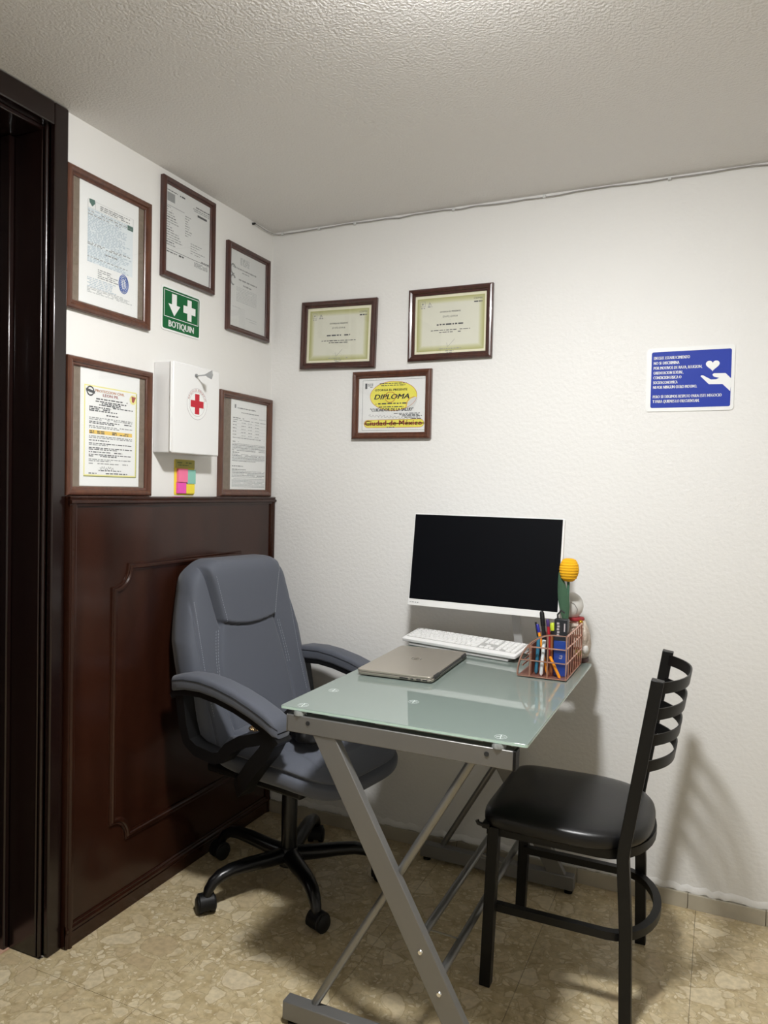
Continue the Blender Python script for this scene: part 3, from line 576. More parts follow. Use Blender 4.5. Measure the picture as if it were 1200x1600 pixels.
# sticky notes
t = thing('sticky_notes', 'card of pink, teal and yellow sticky notes under the first aid box', 'sticky notes', (0, -.5375, 1.3185), R(90))
build(PR(MB(), rrect(-.054, .052, 0, .124, .006), -.0006, -.0016), 'backing_card', 'post_yellow', t)
hd = build(MB().box(-.050, .053, -.0022, -.0016, .094, .123), 'header', 'post_gold', t, bevel=.0004)
r = random.Random(8); q = MB(); words(q, -.04, .04, .113, .006, -.0022, r, mean=.016); words(q, -.035, .02, .104, .005, -.0022, r, mean=.01); build(q, 'print', 'ink_olive', hd)
for (a, b, c, e, m, dd) in ((-.042, .006, .045, .092, 'post_pink', .010), (.007, .051, .040, .090, 'post_teal', .008), (-.044, .002, .006, .044, 'post_magenta', .007), (.003, .047, .005, .039, 'post_yellow', .007)): build(MB().box(a, b, -.0016 - dd, -.0016, c, e), 'note_pad', m, t, bevel=.0008)

# ------------------------------------------------------------------ glass desk (side frames at front and rear, long side along the left)
FY, BYR = -1.034, -.092; GZ = .806
dk = thing('glass_desk', 'frosted glass topped desk on grey crossed metal legs', 'desk', (1.04, -.56, 0))
W = dict(world=True)
gt = build(MB().prism(rrect(.726, 1.352, -1.042, -.170, .006, 3), lambda a, b, q: (a, b, GZ - .008 + .008 * q)), 'glass_top', 'desk_glass', dk, bevel=.0012, **W)
edge = MB(); e_ = rrect(.7255, 1.3525, -1.0425, -.1695, .006, 3)
edge.rings([[(a, b, GZ - .0070) for a, b in e_], [(a, b, GZ - .0010) for a, b in e_]], cap=False); build(edge, 'polished_edge', 'glass_edge', gt, **W)
for y, n in ((FY, 'front'), (BYR, 'rear')):
    sgn = 1 if n == 'front' else 1
    xr0, xr1 = (.748, 1.322) if n == 'front' else (.752, 1.300)
    rl = build(MB().box(xr0, xr1, y - .010, y + .022, .744, .787), 'top_rail', 'desk_metal', dk, bevel=.002, **W)
    build(MB().box(xr1, xr1 + .006, y - .0105, y + .0225, .7435, .7875), 'end_cap', 'plastic_black', rl, bevel=.001, **W)
    build(MB().box(xr0 - .003, xr0, y - .010, y + .022, .744, .787), 'end_cap', 'desk_metal', rl, bevel=.001, **W)
    for x in (.807, 1.262):
        build(MB().lathe([(.001, 0), (.0055, 0), (.0055, .002), (.001, .002)], (x, y - .0115, .772), 14, 'y'), 'bolt_hole', 'hole', rl, **W)
    for x in (.777, 1.286):
        s_ = build(MB().lathe([(.001, .787), (.0165, .787), (.0165, .793), (.014, GZ - .008), (.001, GZ - .008)], (x, y + .003, 0), 20), 'standoff', 'standoff_grey', dk, smooth=40, **W)
    ft = build(MB().box(.750, 1.305, y - .012, y + .024, .013, .060), 'foot_bar', 'desk_metal', dk, bevel=.0025, **W)
    for x in (.772, 1.285): build(MB().lathe([(.001, 0), (.014, 0), (.014, .006), (.006, .008), (.006, .014), (.001, .014)], (x, y + .006, 0), 16), 'leveller', 'metal_black', ft, smooth=40, **W)
    # broad leg and thin round tube crossing it
    a, b = Vector((.851, y + .004, .745)), Vector((1.245, y + .004, .058)); d_ = (b - a).normalized(); nrm = Vector((d_.z, 0, -d_.x)) * -1
    hw = .0275
    pl = [a + Vector((-hw / abs(d_.z) * 1.0, 0, 0)), a + Vector((hw / abs(d_.z), 0, 0)), b + Vector((hw / abs(d_.z), 0, 0)), b + Vector((-hw / abs(d_.z), 0, 0))]
    lg = build(MB().prism([(q.x, q.z) for q in pl], lambda u, v, k, y=y: (u, y - .008 + .024 * k, v)), 'leg', 'desk_metal', dk, bevel=.002, **W)
    for f in (.672, .795):
        c = a.lerp(b, f); build(MB().lathe([(.001, 0), (.0065, 0), (.005, -.0025), (.001, -.003)], (c.x, y - .008, c.z), 12, 'y'), 'screw', 'chrome', lg, smooth=40, **W)
    build(MB().tube([(.828, y + .018, .059), (1.224, y + .018, .746)], .0105, 12), 'cross_tube', 'steel_tube', dk, smooth=50, **W)
a, b = Vector((.851, 0, .745)), Vector((1.245, 0, .058)); S = []
for f in (.672, .795):
    c = a.lerp(b, f); c.x -= .027; c.z -= .012; S.append(c); build(MB().tube([(c.x, FY + .014, c.z), (c.x, BYR - .006, c.z)], .0105, 12), 'stretcher', 'steel_tube', dk, smooth=50, **W)
for y0, y1 in ((-.93, -.80), (-.50, -.36)): build(MB().tube([(S[0].x, y0, S[0].z), (S[1].x, y1, S[1].z)], .0022, 6), 'brace_wire', 'steel_tube', dk, smooth=50, **W)
for x, y in ((.778, -.857), (1.01, -.854), (.776, -1.015), (1.286, -1.017)):  # sparkle crosses laid on the glass: front pair at standoffs, inner pair painted reflections
    q = MB().obox((x, y, GZ + .0002), (.010, .002, 0), (-.0002, .0008, 0), (0, 0, .0002)).obox((x, y, GZ + .0002), (-.002, .012, 0), (.0008, .0002, 0), (0, 0, .0002)).tube([(x + .014 * math.cos(R(t)), y + .014 * math.sin(R(t)), GZ + .0001) for t in range(0, 360, 30)], .0003, 4, True)
    build(q, 'sparkle_mark', 'sparkle_pale', gt, **W)

# ------------------------------------------------------------------ all in one computer, keyboard, laptop
GZ += .0003
yaw = -.060; tl = .127
mn = thing('desktop_computer', 'white all in one desktop computer with dark screen on the desk', 'computer', (.986, -.200, GZ), yaw)
tilt = Matrix.Translation((0, -.010, .948 - GZ)) @ Matrix.Rotation(-tl, 4, 'X')
body = MB().prism(rrect(-.270, .270, 0, .326, .006, 3), lambda a, b, q: (a, .012 * q, b)).xf(tilt); build(body, 'housing', 'monitor_white', mn, bevel=.002)
bk = MB().prism(rrect(-.20, .20, .02, .26, .03, 4), lambda a, b, q: (a * (1 - .2 * q), .012 + .03 * q, b)).xf(tilt); build(bk, 'back_cover', 'monitor_white', mn, bevel=.004)
sc_ = build(MB().box(-.2655, .2635, -.0012, 0, .023, .3225).xf(tilt), 'screen', 'screen', mn)
build(MB().box(-.270, .270, -.0022, 0, .0, .0225).xf(tilt), 'chin', 'monitor_white', mn, bevel=.001)
q = MB(); r = random.Random(4); words(q, -.262, -.225, .011, .003, 0, r, mean=.01); q.xf(tilt @ Matrix.Translation((0, -.0022, 0))); build(q, 'chin_print', 'ink_grey', mn)
build(MB().tube([(.100, .046, .24), (.106, .052, .15), (.120, .066, .004)], 1, sec=SQ(.005, .014), up=(0, 1, 0)), 'stand_neck', 'monitor_grey', mn, smooth=30)
build(MB().prism(rrect(-.06, .18, .055, .125, .01), lambda a, b, q: (a, b, 0 + .005 * q)), 'stand_base', 'monitor_grey', mn, bevel=.001)

kb = thing('keyboard', 'white full size keyboard in front of the dark screen', 'keyboard', (.928, -.193, GZ), R(-12.5))
KW, KD = .445, .116; kt = math.atan2(.022, KD)
KM = Matrix.Translation((0, -KD / 2, .018)) @ Matrix.Rotation(kt, 4, 'X')
base_ = MB().prism([(-KD * .47, .001), (KD * .40, .001), (KD * .46, .030), (-KD * .44, .0125)], lambda a, b, q: ((-KW * .44) + (KW * .88) * q, a, b)); build(base_, 'underside', 'monitor_grey', kb, bevel=.002)
build(MB().prism(rrect(-KW / 2, KW / 2, 0, KD, .008, 3), lambda a, b, q: (a, b, -.006 + .012 * q)).xf(KM), 'case', 'key_white', kb, bevel=.0025)
build(MB().box(-KW / 2 + .008, KW / 2 - .008, 0.021, KD - .005, .006, .0064).xf(KM), 'key_bed', 'key_gap', kb)
kprot = {}
def key(x, y, w_, d_=.0165):
    kk = (round(w_, 4), round(d_, 4))
    if kk not in kprot:
        w2, d2 = w_ / 2, d_ / 2; kprot[kk] = build(MB().rings([[(-w2, -d2, 0), (w2, -d2, 0), (w2, d2, 0), (-w2, d2, 0)], [(-w2 + .0012, -d2 + .0012, .0032), (w2 - .0012, -d2 + .0012, .0032), (w2 - .0012, d2 - .0012, .0032), (-w2 + .0012, d2 - .0012, .0032)]]), 'key', 'key_white', kb); o = kprot[kk]
    else: o = copy(kprot[kk], kb)
    p = KM @ Vector((x, y, .0062)); o.location = p; o.rotation_euler = (kt, 0, 0)
pt = .0187; gx = -KW / 2 + .012
rows = [[1.5, 1, 1, 6.2, 1, 1, 1, 1.3], [2.3] + [1] * 10 + [2.7], [1.8] + [1] * 11 + [2.2], [1.5] + [1] * 12 + [1.5], [1] * 13 + [2], [1] * 15]
for ri, rw in enumerate(rows):
    x = gx; y = .030 + ri * pt * .755
    tot = sum(rw); kx = 15.0 / tot
    for u in rw: key(x + u * kx * pt / 2, y, u * kx * pt - .0032, .0116); x += u * kx * pt
    for c in range(3):
        if ri in (3, 4, 5) or (ri == 1 and c == 1) or ri == 0: key(gx + 15.3 * pt + (c + .5) * pt, y, pt - .0032, .0116)
    for c in range(4):
        if not (ri == 0 and c == 1): key(gx + 18.6 * pt + (c + .5) * pt, y, pt - .0032, .0116)

lt = thing('laptop', 'closed champagne coloured laptop lying on the glass desk', 'laptop', (.866, -.484, GZ), R(2.5))
LW, LD = .233, .375      # across (hinge towards +x), along the desk
build(MB().prism(rrect(-LW / 2, LW / 2, -LD / 2, LD / 2, .010), lambda a, b, q: (a * (1 - .02 * (1 - q)), b * (1 - .012 * (1 - q)), .003 + .0085 * q)), 'base', 'laptop', lt, bevel=.0015)
ld = build(MB().prism(rrect(-LW / 2, LW / 2 - .004, -LD / 2, LD / 2, .010), lambda a, b, q: (a, b, .0125 + .0065 * q)), 'lid', 'laptop', lt, bevel=.0012)
build(MB().box(-LW / 2 + .004, LW / 2 - .006, -LD / 2 + .003, LD / 2 - .003, .0112, .0128), 'lid_gap', 'laptop_dark', lt)
build(MB().box(LW / 2 - .004, LW / 2 - .0005, -LD / 2 + .02, LD / 2 - .02, .006, .016), 'spine', 'laptop_dark', lt, bevel=.001)
for y in (-LD / 2 + .045, LD / 2 - .045): build(MB().tube([(LW / 2 - .004, y - .022, .0135), (LW / 2 - .004, y + .022, .0135)], .0058, 10), 'hinge', 'laptop_dark', lt, smooth=50)
for x, a, z_ in ((.030, .018, .0078), (.055, .006, .0078), (.075, .009, .0078), (.094, .010, .0078)): build(MB().box(x - a / 1.4, x + a / 1.4, -LD / 2 - .0003, -LD / 2 + .006, z_ - .0020, z_ + .0022), 'port', 'laptop_dark', lt)
build(MB().lathe([(.001, 0), (.003, 0), (.003, .004), (.001, .004)], (.108, -LD / 2 + .0022, .0078), 12, 'y'), 'power_port', 'laptop_dark', lt)
for y in (-LD / 2 + .03, LD / 2 - .03):
    for x in (-LW / 2 + .03, LW / 2 - .03): build(MB().box(x - .012, x + .012, y - .004, y + .004, 0, .004), 'rubber_foot', 'laptop_dark', lt)
# round mark with two slanted letters, read from the hinge side up
LM = Matrix.Translation((-.002, .015, .0192)) @ Matrix.Rotation(R(-90), 4, 'Z'); q = MB(); q.tube([(.0165 * math.cos(R(a)), .0165 * math.sin(R(a)), 0) for a in range(0, 360, 15)], .0009, 4, True)
text_into(q, 'hp', 0, -.006, .0125, lambda a, b: (a, b, .0002), width=.020, shear=.3); q.xf(LM); build(q, 'lid_mark', 'laptop_logo', ld)

# ------------------------------------------------------------------ copper wire desk organiser and what stands in it
CX0, CX1, CY0, CY1, CZ1 = 1.180, 1.322, -.452, -.195, .938 - GZ
cd = thing('wire_organiser', 'copper wire desk organiser full of pens at the desk corner', 'desk organiser', (0, 0, GZ))
WR = .0022
def arc_pts(y, n=12):
    rx, rz = .105, CZ1 - .006; return [(CX0 + rx - rx * math.cos(R(90 * i / n)), y, .006 + rz * math.sin(R(90 * i / n))) for i in range(n + 1)]
for y in (CY0, CY1):
    s_ = MB(); s_.tube(arc_pts(y) + [(CX1, y, CZ1), (CX1, y, .004), (CX0, y, .004)], WR * 1.25, 6, True)
    for zf in (.36, .68):
        z_ = .006 + (CZ1 - .006) * zf; xa = CX0 + .105 - .105 * math.sqrt(max(0, 1 - zf ** 2)); s_.tube([(xa, y, z_), (CX1, y, z_)], WR, 6)
    for x in (CX0 + .036, CX0 + .088):
        zz = .006 + (CZ1 - .006) * math.sqrt(max(0, 1 - ((CX0 + .105 - x) / .105) ** 2)) if x < CX0 + .105 else CZ1; s_.tube([(x, y, .004), (x, y, zz)], WR, 6)
    build(s_, 'side_panel', 'copper', cd, smooth=60)
s_ = MB(); s_.tube([(CX1, CY0, .004), (CX1, CY0, CZ1), (CX1, CY1, CZ1), (CX1, CY1, .004)], WR * 1.25, 6, True)
for z_ in (.05, .094): s_.tube([(CX1, CY0, z_), (CX1, CY1, z_)], WR, 6)
for i in range(1, 7): y = CY0 + (CY1 - CY0) * i / 7; s_.tube([(CX1, y, .004), (CX1, y, CZ1)], WR, 6)
build(s_, 'back_panel', 'copper', cd, smooth=60)
build(MB().box(CX0 + .002, CX1 - .002, CY0 + .002, CY1 - .002, .002, .0045), 'bottom_plate', 'copper_sheet', cd)
for x, h in ((CX0 + .036, .095), (CX0 + .088, .125)): build(MB().box(x - .0012, x + .0012, CY0 + .02 if x < CX0 + .05 else CY0 + .125, CY1 - .002, .004, h), 'divider', 'copper_sheet', cd)
build(MB().box(CX0 + .036, CX1 - .003, CY0 + .125, CY0 + .1274, .004, .118), 'divider', 'copper_sheet', cd)
s_ = MB()
for i in range(4): s_.tube([(CX0 + .010 + i * .006, CY0 + .02, .03 + .018 * i), (CX0 + .010 + i * .006, CY1 - .004, .03 + .018 * i)], WR, 6)
build(s_, 'front_rail', 'copper', cd, smooth=60)
PZ0 = GZ + .0055
def pen(label, a, b, rad, body, tip=None, cap=None, capfrac=.25, n=10):
    a, b = Vector(a), Vector(b); t = thing('pen', label, 'pen', a, 0, 'pens in the copper organiser'); d = b - a
    L = lambda f: d * f
    build(MB().tube([L(.0), L(.06), L(1 - capfrac if cap else 1)], [rad * .45, rad, rad], n), 'barrel', body, t, smooth=50)
    if cap: build(MB().tube([L(1 - capfrac), L(.97), L(1)], [rad * 1.18, rad * 1.18, rad * .7], n), 'cap', cap, t, smooth=50)
    if tip: build(MB().tube([L(-.002), L(.05)], [rad * .2, rad * .5], n), 'tip', tip, t, smooth=50)
pen('orange ballpoint pen with dark blue cap leaning left in the organiser', (1.262, -.415, PZ0), (1.222, -.392, .957), .0042, 'pen_orange', cap='pen_blue', capfrac=.17)
pen('slim black pen, leftmost top in the organiser', (1.240, -.375, PZ0), (1.212, -.368, .958), .0034, 'pen_black')
pen('tall black marker standing highest among the pens', (1.249, -.358, PZ0), (1.225, -.348, .990), .0062, 'pen_black', cap='matte_black')
pen('red pen with violet cap behind the black marker', (1.262, -.350, PZ0), (1.243, -.345, .966), .0045, 'pen_red', cap='pen_violet', capfrac=.14)
pen('black highlighter with lime green end', (1.276, -.352, PZ0), (1.258, -.346, .957), .0068, 'pen_black', cap='pen_lime', capfrac=.16)
pen('blue green translucent pen along the left wires', (1.228, -.418, PZ0), (1.230, -.400, .920), .0058, 'pen_cyan')
pen('white pen with blue grey tip behind the front wires', (1.248, -.440, PZ0 + .002), (1.253, -.432, .918), .0056, 'pen_white', tip='pen_violet')
pen('brown pen standing low beside the blue box', (1.274, -.425, PZ0), (1.268, -.395, .925), .0046, 'pen_brown')
pen('small orange pencil slanting in front of the blue box', (1.304, -.444, PZ0 + .001), (1.272, -.436, .872), .0044, 'pen_orange', tip='toy_white')
pen('dark blue crayon lying low in the organiser', (1.289, -.410, PZ0), (1.270, -.385, .868), .0050, 'pen_blue')
bx = thing('blue_box', 'narrow blue box with black top standing in the organiser', 'box', (1.297, -.400, PZ0), 0)
build(MB().box(-.019, .019, -.014, .014, 0, .105), 'carton', 'box_blue', bx, bevel=.001)
build(MB().box(-.0195, .0195, -.0145, .0145, .105, .168), 'sleeve', 'box_black', bx, bevel=.001)
build(MB().tube([(-.012, 0, .168), (-.013, 0, .180), (-.003, 0, .193), (.008, 0, .186)], .0028, 6), 'loop', 'pen_black', bx, smooth=60)
q = MB(); r = random.Random(2)
for i in range(5): q.obox((-.008 + .001 * (i % 2), -.0147, .122 + i * .0085), (.0035, 0, 0), (0, .0002, 0), (0, 0, .003))
q.obox((.011, -.0147, .145), (.002, 0, 0), (0, .0002, 0), (0, 0, .012)); scrawl(q, [(-.001, .060), (.006, .062), (.004, .052), (-.003, .054)], -.0146, .0012); build(q, 'print', 'line_grey', bx)

# crochet tulip
tp = thing('crochet_tulip', 'yellow crochet tulip on a green stem behind the organiser', 'flower', (1.283, -.235, PZ0))
fb = 1.073 - PZ0
prof = [(.001, 0), (.014, .002), (.024, .012), (.0295, .028), (.0305, .042), (.028, .056), (.021, .070), (.012, .074), (.006, .071), (.001, .066)]
fine = MB(); pf = []
for i in range(121):
    s_ = i / 120 * (len(prof) - 1); j = min(int(s_), len(prof) - 2); f = s_ - j; pf.append(((prof[j][0] * (1 - f) + prof[j + 1][0] * f) + .0006 * math.sin(i * math.pi / 4) * (0 < i < 120), (prof[j][1] * (1 - f) + prof[j + 1][1] * f)))
rs = []
for rr, hh in pf: rs.append([((rr * (1 + .035 * math.cos(3 * 2 * math.pi * j / 36))) * math.cos(2 * math.pi * j / 36), rr * math.sin(2 * math.pi * j / 36), fb + hh) for j in range(36)])
build(fine.rings(rs), 'bloom', 'yarn_yellow', tp, smooth=70)
build(MB().tube([(-.004, 0, .0), (-.004, .0, .12), (-.001, 0, .2), (0, 0, fb + .004)], .0042, 8), 'stem', 'yarn_green', tp, smooth=60)
lf = MB(); rs = []
for i in range(13):
    f = i / 12; c = Vector((-.006 - .022 * f ** 1.5, -.006, .125 + .165 * f)); hw = .0175 * math.sin(math.pi * min(.98, f * .75 + .22)) ** .8 + .0008
    rs.append([c + Vector((hw * (.55 + .45 * min(1, f * 2.2)) * math.cos(R(a)), .0032 * math.sin(R(a)) + .004 * math.cos(R(a)) ** 2, 0)) for a in range(0, 360, 36)])
build(lf.rings(rs), 'leaf', 'yarn_leaf', tp, smooth=60)

# seated toy with round head and red collar
ty = thing('cat_figurine', 'white round headed figurine with red collar and gold bell behind the organiser', 'figurine', (1.303, -.150, GZ - .003 + .0029))
build(MB().ball((-.026, 0, .180), (.041, .036, .044), 24, 16), 'head', 'toy_white', ty, smooth=80)
build(MB().rings([[(-.038 + .006 * q + .003 * math.cos(a), -.012 + .004 * math.sin(a), .208 + .024 * q) for a in [k * math.pi / 4 for k in range(8)]] for q in (0, .5, 1)]), 'ear', 'toy_white', ty, smooth=60)
build(MB().tube([(-.022, -.036, .196), (-.008, -.034, .190), (.001, -.030, .174), (-.003, -.031, .158)], .0009, 5), 'seam', 'toy_line', ty, smooth=60)
build(MB().lathe([(.020, .132), (.026, .133), (.028, .138), (.026, .143), (.020, .144)], (-.008, 0, 0), 24), 'collar', 'toy_red', ty, smooth=50)
build(MB().ball((.012, -.026, .131), .0085, 12, 8), 'bell', 'toy_gold', ty, smooth=80)
bodyp = [(.006, .012), (.032, .014), (.041, .035), (.043, .060), (.039, .090), (.030, .115), (.022, .134), (.001, .136)]
build(MB().lathe(bodyp, (.0, 0, 0), 24), 'body', 'toy_beige', ty, smooth=70)
build(MB().ball((.022, -.026, .085), (.014, .012, .030), 14, 10), 'paw', 'toy_beige', ty, smooth=80)
build(MB().ball((.026, -.024, .045), (.013, .014, .016), 14, 10), 'paw', 'toy_white', ty, smooth=80)
build(MB().ball((.008, -.036, .036), (.013, .008, .014), 14, 10), 'coin', 'toy_green', ty, smooth=80)
build(MB().lathe([(.001, 0), (.036, 0), (.038, .006), (.036, .014), (.001, .014)], (.0, 0, 0), 24), 'base', 'toy_brown', ty, smooth=40)
GZ -= .0003

# ------------------------------------------------------------------ black metal side chair with vinyl seat
sc2 = thing('side_chair', 'black metal ladder back chair with black vinyl seat', 'chair', (1.36, -.472, 0))
def sqleg(pts, name, hw=.0153): return build(MB().tube(pts, hw, sec=SQ(1, 1), up=(0, 1, 0)), name, 'chair_metal', sc2, bevel=.002, **W)
yn, yf = -.668, -.276
for y, s_ in ((yn, 1), (yf, -1)):
    sqleg([(1.168, y, 0), (1.181, y + .004 * s_, .442)], 'front_leg')
    bpost = sqleg([(1.536, y - .002 * s_, 0), (1.530, y, .25), (1.519, y, .43), (1.521, y, .455), (1.531, y, .52), (1.588, y, .893)], 'back_post')
# ladder slats, bowed backwards
for i in range(4):
    zt = .884 - .068 * i; zb = zt - .030; xa = 1.592 - .153 * (.893 - zt); rs = []
    for j in range(17):
        f = j / 16; y = yn + .010 + (yf - yn - .020) * f; bow = .068 * (1 - abs(2 * f - 1) ** 2.6); dx = -.153 * .030
        rs.append([(xa + bow - .0022, y, zt), (xa + bow + .0022, y, zt), (xa + bow + .0022 + dx, y, zb), (xa + bow - .0022 + dx, y, zb)])
    build(MB().rings(rs), 'slat', 'chair_metal', sc2, smooth=50, **W)
def ring(z, x0, xe, inset, name, hw=.0105):
    a, b = yn + inset, yf - inset; c = (a + b) / 2; hwid = (b - a) / 2; xm = xe - hwid * .62
    pts = [(x0, a, z), (x0 + .1, a, z), (xm - .05, a, z)] + [(xm + (xe - xm) * math.cos(R(t)), c - hwid * math.sin(R(t)), z) for t in range(90, -91, -12)] + [(xm - .05, b, z), (x0 + .1, b, z), (x0, b, z)]
    return build(MB().tube(pts, hw, sec=SQ(1, 1), up=(0, 0, 1)), name, 'chair_metal', sc2, smooth=40, **W)
ring(.215, 1.178, 1.592, .016, 'stretcher')
ring(.428, 1.16, 1.572, .012, 'seat_frame', .012)
build(MB().box(1.150, 1.172, yn - .018, yf + .018, .436, .452), 'front_rail', 'chair_metal', sc2, bevel=.004, **W)
# seat pad: rounded at the back, straight in front
def pad_out(k, dz):
    pts = []
    for i in range(64):
        a = 2 * math.pi * i / 64; cx, cy = math.cos(a), math.sin(a)
        if cx < 0: x = -.217 * abs(cx) ** .20; hw = .222
        else: x = .222 * abs(cx) ** .72; hw = .222
        yy = math.copysign(abs(cy) ** (.30 if cx < 0 else .80), cy) * hw
        if cx < 0: yy *= 1 - .06 * (abs(x) / .215) ** 2
        pts.append((1.357 + x * k, -.472 + yy * k, dz))
    return pts
rs = [pad_out(k, z_) for k, z_ in ((.92, .440), (.975, .441), (.995, .446), (1.0, .454), (1.0, .464), (.99, .473), (.96, .480), (.89, .486), (.75, .493), (.5, .496), (.25, .497), (.02, .4975))]
build(MB().rings(rs), 'seat', 'vinyl', sc2, smooth=70, **W)
build(MB().rings([pad_out(.955, .438), pad_out(.955, .4405)]), 'seat_board', 'matte_black', sc2, **W)
build(MB().tube([(1.152, yn - .012, .444), (1.140, yn - .014, .447), (1.136, yn - .014, .455)], .006, 6), 'torn_piping', 'vinyl', sc2, smooth=60, **W)

# ------------------------------------------------------------------ grey office chair
oc = thing('office_chair', 'grey fabric office chair with padded arms and black wheeled base', 'office chair', (.402, -.452, 0), R(-10))
# five star base
angs = [29.5 + 10 + 72 * k for k in range(5)]
build(MB().lathe([(.001, .062), (.034, .062), (.038, .07), (.038, .115), (.030, .125), (.001, .125)], n=24), 'hub', 'metal_black', oc, smooth=40)
for i, a in enumerate(angs):
    ca, sa = math.cos(R(a)), math.sin(R(a)); pth = [(.02, .098), (.09, .102), (.17, .110), (.225, .112), (.262, .106), (.288, .092), (.303, .074), (.308, .058)]
    sec = [(math.cos(R(t)) * 1.0, math.sin(R(t)) * .85) for t in range(0, 360, 30)]
    lg = build(MB().tube([(ca * r_, sa * r_, z_) for r_, z_ in pth], [.030, .028, .026, .024, .0225, .020, .018, .016], sec=sec, up=(-sa, ca, 0)), 'base_leg', 'metal_black', oc, smooth=60)
    cyaw = R([20, -70, 170, 60, 100][i] + 0) ; M = Matrix.Translation((ca * .310, sa * .310, 0)) @ Matrix.Rotation(R([35, -60, -100, 150, 80][i]), 4, 'Z')
    hood = MB()
    for s_ in (-1, 1):
        pass
    prof2 = [(.031 * math.cos(R(t)) + .006, .030 + .033 * math.sin(R(t))) for t in range(-20, 201, 20)]
    hood.prism(prof2, lambda u, v, k: (u, -.025 + .050 * k, v)); hood.lathe([(.001, .05), (.013, .05), (.012, .064), (.001, .064)], n=14); hood.xf(M)
    build(hood, 'caster_hood', 'plastic_black', lg, bevel=.003)
    for s_ in (-1, 1): build(MB().lathe([(.001, s_ * .010), (.022, s_ * .010), (.0265, s_ * .013), (.0265, s_ * .027), (.020, s_ * .031), (.001, s_ * .031)], (.008, 0, .0270), 24, 'y').xf(M), 'caster_wheel', 'matte_black', lg, smooth=40)
build(MB().lathe([(.001, .11), (.027, .11), (.027, .30), (.024, .31), (.024, .40), (.001, .40)], n=24), 'gas_column', 'metal_black', oc, smooth=40)
build(MB().box(-.13, .13, -.09, .09, .395, .425), 'tilt_mechanism', 'metal_black', oc, bevel=.006)
build(MB().tube([(.05, .06, .405), (.06, .16, .402), (.065, .24, .402)], .005, 8), 'lever', 'plastic_black', oc, smooth=50)
build(MB().box(-.19, .22, -.205, .205, .402, .428), 'seat_pan', 'plastic_black', oc, bevel=.008)
# seat
def sgnpow(c, p): return math.copysign(abs(c) ** p, c)
def seat_surface():
    mb = MB(); rs = []; NU, NV = 120, 80; cx, cz = .068, .478
    for i in range(NV + 1):
        la = math.pi * (i / NV - .5); cl = max(abs(math.cos(la)) ** .55, .012); sl = sgnpow(math.sin(la), .62); ring_ = []
        for j in range(NU):
            lo = 2 * math.pi * j / NU; x = cl * sgnpow(math.cos(lo), .55); y = cl * sgnpow(math.sin(lo), .50)
            X_ = cx + x * .275; Y_ = y * (.250 - .012 * (x < 0) * abs(x)); Z_ = cz + sl * .062
            if x > .25: Z_ -= .040 * ((x - .25) / .75) ** 2
            if sl > 0:
                bo = 1 / (1 + math.exp(-(abs(Y_) - .165) / .012)); Z_ += .012 * (1 - bo) * min(1, max(0, (.27 - X_) / .05)) * sl
                Z_ -= .010 * math.exp(-((abs(Y_) - .168) / .007) ** 2) * (X_ < .27) * sl; Z_ -= .008 * math.exp(-((X_ - .262) / .007) ** 2) * (abs(Y_) < .2) * sl
            gs = math.exp(-((sl - .25) / .10) ** 2) * .016; X_ -= gs * math.cos(lo); Y_ -= gs * math.sin(lo)
            ring_.append((X_, Y_, Z_))
        rs.append(ring_)
    return mb.rings(rs)
build(seat_surface(), 'seat', 'fabric', oc, smooth=70)
# backrest
zc, zh = .782, .318
def bc(z): return -.150 - .145 * ((z - .48) / .6) - .03 * math.sin(math.pi * (z - .48) / .6)          # mid plane
def bw(z): f = (z - .48) / .6; return .262 + .016 * math.sin(math.pi * min(1, max(0, f * 1.1))) - .030 * max(0, f - .6) / .4
def cseam(z): return .128 + (.052 * ((z - .875) / .22) if z > .875 else .032 * math.sin(math.pi * min(1, (.875 - z) / .42)))
sm = lambda t: 1 / (1 + math.exp(-max(-40, min(40, t))))
def hseam(y): return .868 + .020 * (y / .13) ** 2
def front(y, z):
    c = cseam(z); up = sm((c - abs(y)) / .0035) * sm((z - hseam(y)) / .003); low = sm((c - abs(y)) / .010) * sm((hseam(y) - z) / .004)
    d = .026 * up + .013 * low + .010 * sm((abs(y) - c - .02) / .02) * sm((.95 - z) / .05)
    d -= .024 * math.exp(-((abs(y) - c - .004) / .0055) ** 2) * (1 if z > .87 else .40); d -= .014 * math.exp(-((z - hseam(y)) / .0040) ** 2) * sm((c - abs(y)) / .004)
    d -= .007 * math.exp(-((abs(y) - .240) / .004) ** 2); return d
def drop(y, z):
    a = min(1, max(0, (abs(y) - .125) / .14)); b = min(1, max(0, (z - .80) / .30)); return .058 * a * a * (3 - 2 * a) * b
def backrest():
    rs = []; NZ = 170; NF = 170; NB = 40
    for i in range(NZ + 1):
        s_ = math.sin(math.pi * (i / NZ - .5)); s_ = math.copysign(abs(s_) ** .9, s_); z = zc + zh * s_; e = max((1 - abs(s_) ** 14) ** (1 / 4.0) if abs(s_) < 1 else 0, .02)
        wd = bw(z) * (.80 + .20 * e) * (1 if e > .05 else .85); ring_ = []
        for j in range(NF + 1):
            t = math.sin(math.pi / 2 * (2 * j / NF - 1)); t = .55 * t + .45 * (2 * j / NF - 1); y = wd * t; ed = max(0, 1 - abs(t) ** 20) ** (1 / 3); dr_ = drop(y, z)
            ring_.append((bc(z) + (.056 * ed + front(y, z) * ed + .004 * (y / .27) ** 2) * e, y, z - dr_))
        for j in range(1, NB):
            t = 1 - 2 * j / NB; ed = max(0, 1 - abs(t) ** 20) ** (1 / 3); ring_.append((bc(z) - .046 * ed * e, wd * t, z - drop(wd * t, z)))
        rs.append(ring_)
    return MB().rings(rs)
br = build(backrest(), 'backrest', 'fabric', oc, smooth=75)
